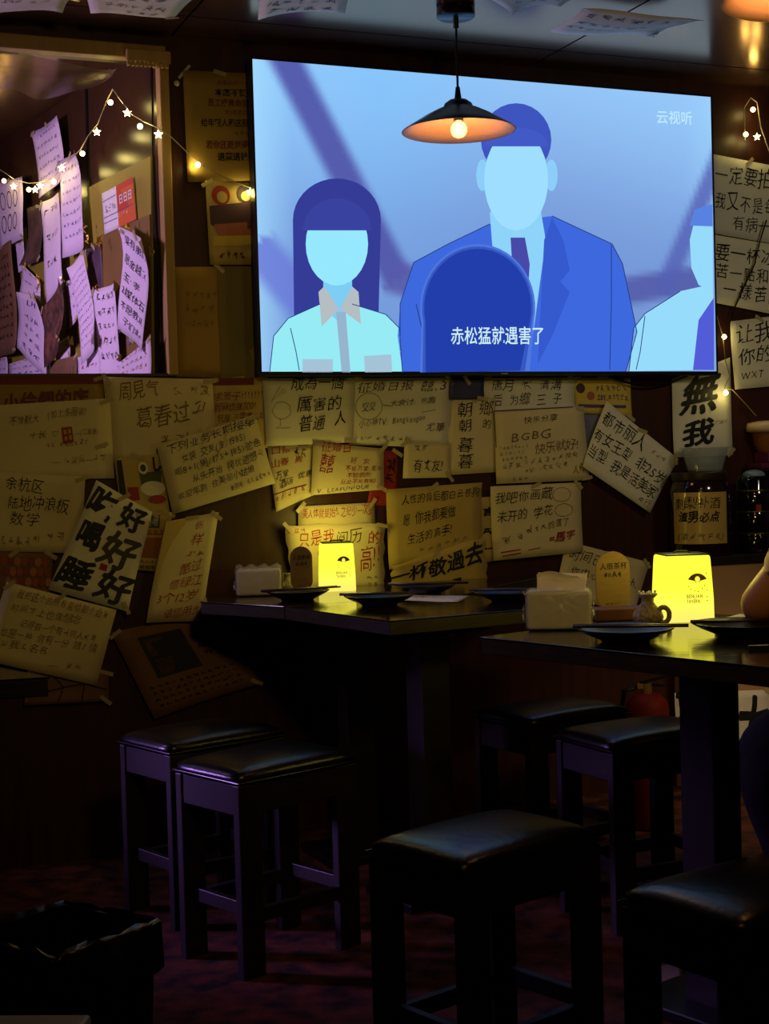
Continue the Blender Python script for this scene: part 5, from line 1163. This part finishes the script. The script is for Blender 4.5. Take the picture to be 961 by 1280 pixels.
BN = [('pelvis', 'waist'), ('waist', 'chest'), ('chest', 'neckb'), ('neckb', 'neck'), ('neck', 'head'), ('head', 'crown'), ('chest', 'shL'), ('shL', 'elL'), ('elL', 'mfL'), ('mfL', 'wrL'), ('wrL', 'pmL'), ('pmL', 'pm2L'),
      ('chest', 'shR'), ('shR', 'elR'), ('elR', 'wrR'), ('wrR', 'pmR'), ('pelvis', 'hpL'), ('hpL', 'knL'), ('knL', 'cfL'), ('cfL', 'akL'), ('akL', 'toL'), ('pelvis', 'hpR'), ('hpR', 'knR'), ('knR', 'cfR'), ('cfR', 'akR'), ('akR', 'toR')]
body = skin_obj('body', J, BN, SKIN, person, org)
def grow(k, f, at_=None):
    p, r = J[k]; r = (r, r) if not isinstance(r, tuple) else r; return (at_ if at_ is not None else p, (r[0] + f, r[1] + f))
mid = elb + Vector((.036, -.030, .036)); midR = shR.lerp(elR, .7)
SJ = {'pelvis': grow('pelvis', .012), 'waist': grow('waist', .014), 'chest': grow('chest', .014), 'neckb': grow('neckb', .012), 'shL': grow('shL', .016), 'mL': (mid, .072), 'shR': grow('shR', .016), 'mR': (midR, .056)}
skin_obj('shirt', SJ, [('pelvis', 'waist'), ('waist', 'chest'), ('chest', 'neckb'), ('chest', 'shL'), ('shL', 'mL'), ('chest', 'shR'), ('shR', 'mR')], SHIRT, person, org)
TJ = {k: grow(k, .014) for k in ('pelvis', 'hpL', 'knL', 'cfL', 'akL', 'hpR', 'knR', 'cfR', 'akR')}
skin_obj('trousers', TJ, [('pelvis', 'hpL'), ('hpL', 'knL'), ('knL', 'cfL'), ('cfL', 'akL'), ('pelvis', 'hpR'), ('hpR', 'knR'), ('knR', 'cfR'), ('cfR', 'akR')], TROU, person, org)
for k, s in (('akL', 'toL'), ('akR', 'toR')):
    a, t = J[k][0], J[s][0]; d = (t - a); d.z = 0; d.normalize(); pb = Vector((a.x, a.y, 0)); mb = MB()
    mb.tube([pb - d * .06 + Vector((0, 0, .04)), pb + Vector((0, 0, .05)), pb + d * .09 + Vector((0, 0, .042)), pb + d * .17 + Vector((0, 0, .032))], [.036, .044, .042, .028], 12); mk('shoe', mb, mat('black_shoe', (20, 20, 22), .5), person, smooth='all')
# fingers, hair and face
for f in range(5):
    mb = MB(); off = Vector((.030 - .018 * f, 0, 0)); L_ = [.05, .068, .074, .07, .055][f]
    base_ = hdL + off + Vector((0, .0 if f else -.04, 0)); dr = Vector((.02 - .012 * f, 1, -.1)).normalized() if f else Vector((.75, .65, 0)).normalized()
    mb.tube([base_, base_ + dr * L_ * .45 + Vector((0, 0, .006)), base_ + dr * L_ * .8, base_ + dr * L_ + Vector((0, 0, -.008))], [.0095, .009, .0085, .006], 10); mk('finger' if f else 'thumb', mb, SKIN, body, smooth='all')
hc = nk + Vector((-.03, 0, .19)); fd = Vector((-1, -.15, 0)).normalized(); sd_ = Vector((-fd.y, fd.x, 0))
mb = MB(); mb.sphere(hc + Vector((0.015, 0, .028)), .112, 24, 14, (1, .92, .98)); mk('hair', mb, HAIR, person, smooth='all')
mb = MB(); mb.sphere(hc + fd * .035 - Vector((0, 0, .03)), .083, 20, 12, (.95, .85, 1.15)); mb.sphere(hc + fd * .118 - Vector((0, 0, .035)), .014, 10, 8, (1.2, .8, 1.3))
for s in (-1, 1): mb.sphere(hc + sd_ * (.085 * s) - Vector((0, 0, .03)), .022, 10, 8, (.8, .4, 1.2))
mk('face', mb, SKIN, person, smooth='all')
for s in (-1, 1): mb = MB(); mb.sphere(hc + fd * .112 + sd_ * (.03 * s) - Vector((0, 0, .012)), .011, 10, 8); mk('eye', mb, HAIR, person, smooth='all')
mb = MB(); mb.sphere(hc + fd * .108 - Vector((0, 0, .075)), .016, 10, 6, (.5, 1.3, .4)); mk('mouth', mb, mat('lips', (150, 80, 70), .5), person, smooth='all')
dup(proto, (hip.x + .01, hip.y + .01, 0), .3, 'dark stool under the seated person, outside the right frame edge')

for o in C.objects:
    if o.type == 'MESH' and o.name.split('.')[0] in ('handwriting', 'printed_text', 'picture_outline', 'picture_subtitle', 'picture_channel_mark', 'emblem', 'comb_teeth', 'toothpick_tips', 'wrap_crinkle'):
        o['kind'] = 'stuff'
# drop helper property
for o in C.objects:
    if 'org' in o: del o['org']
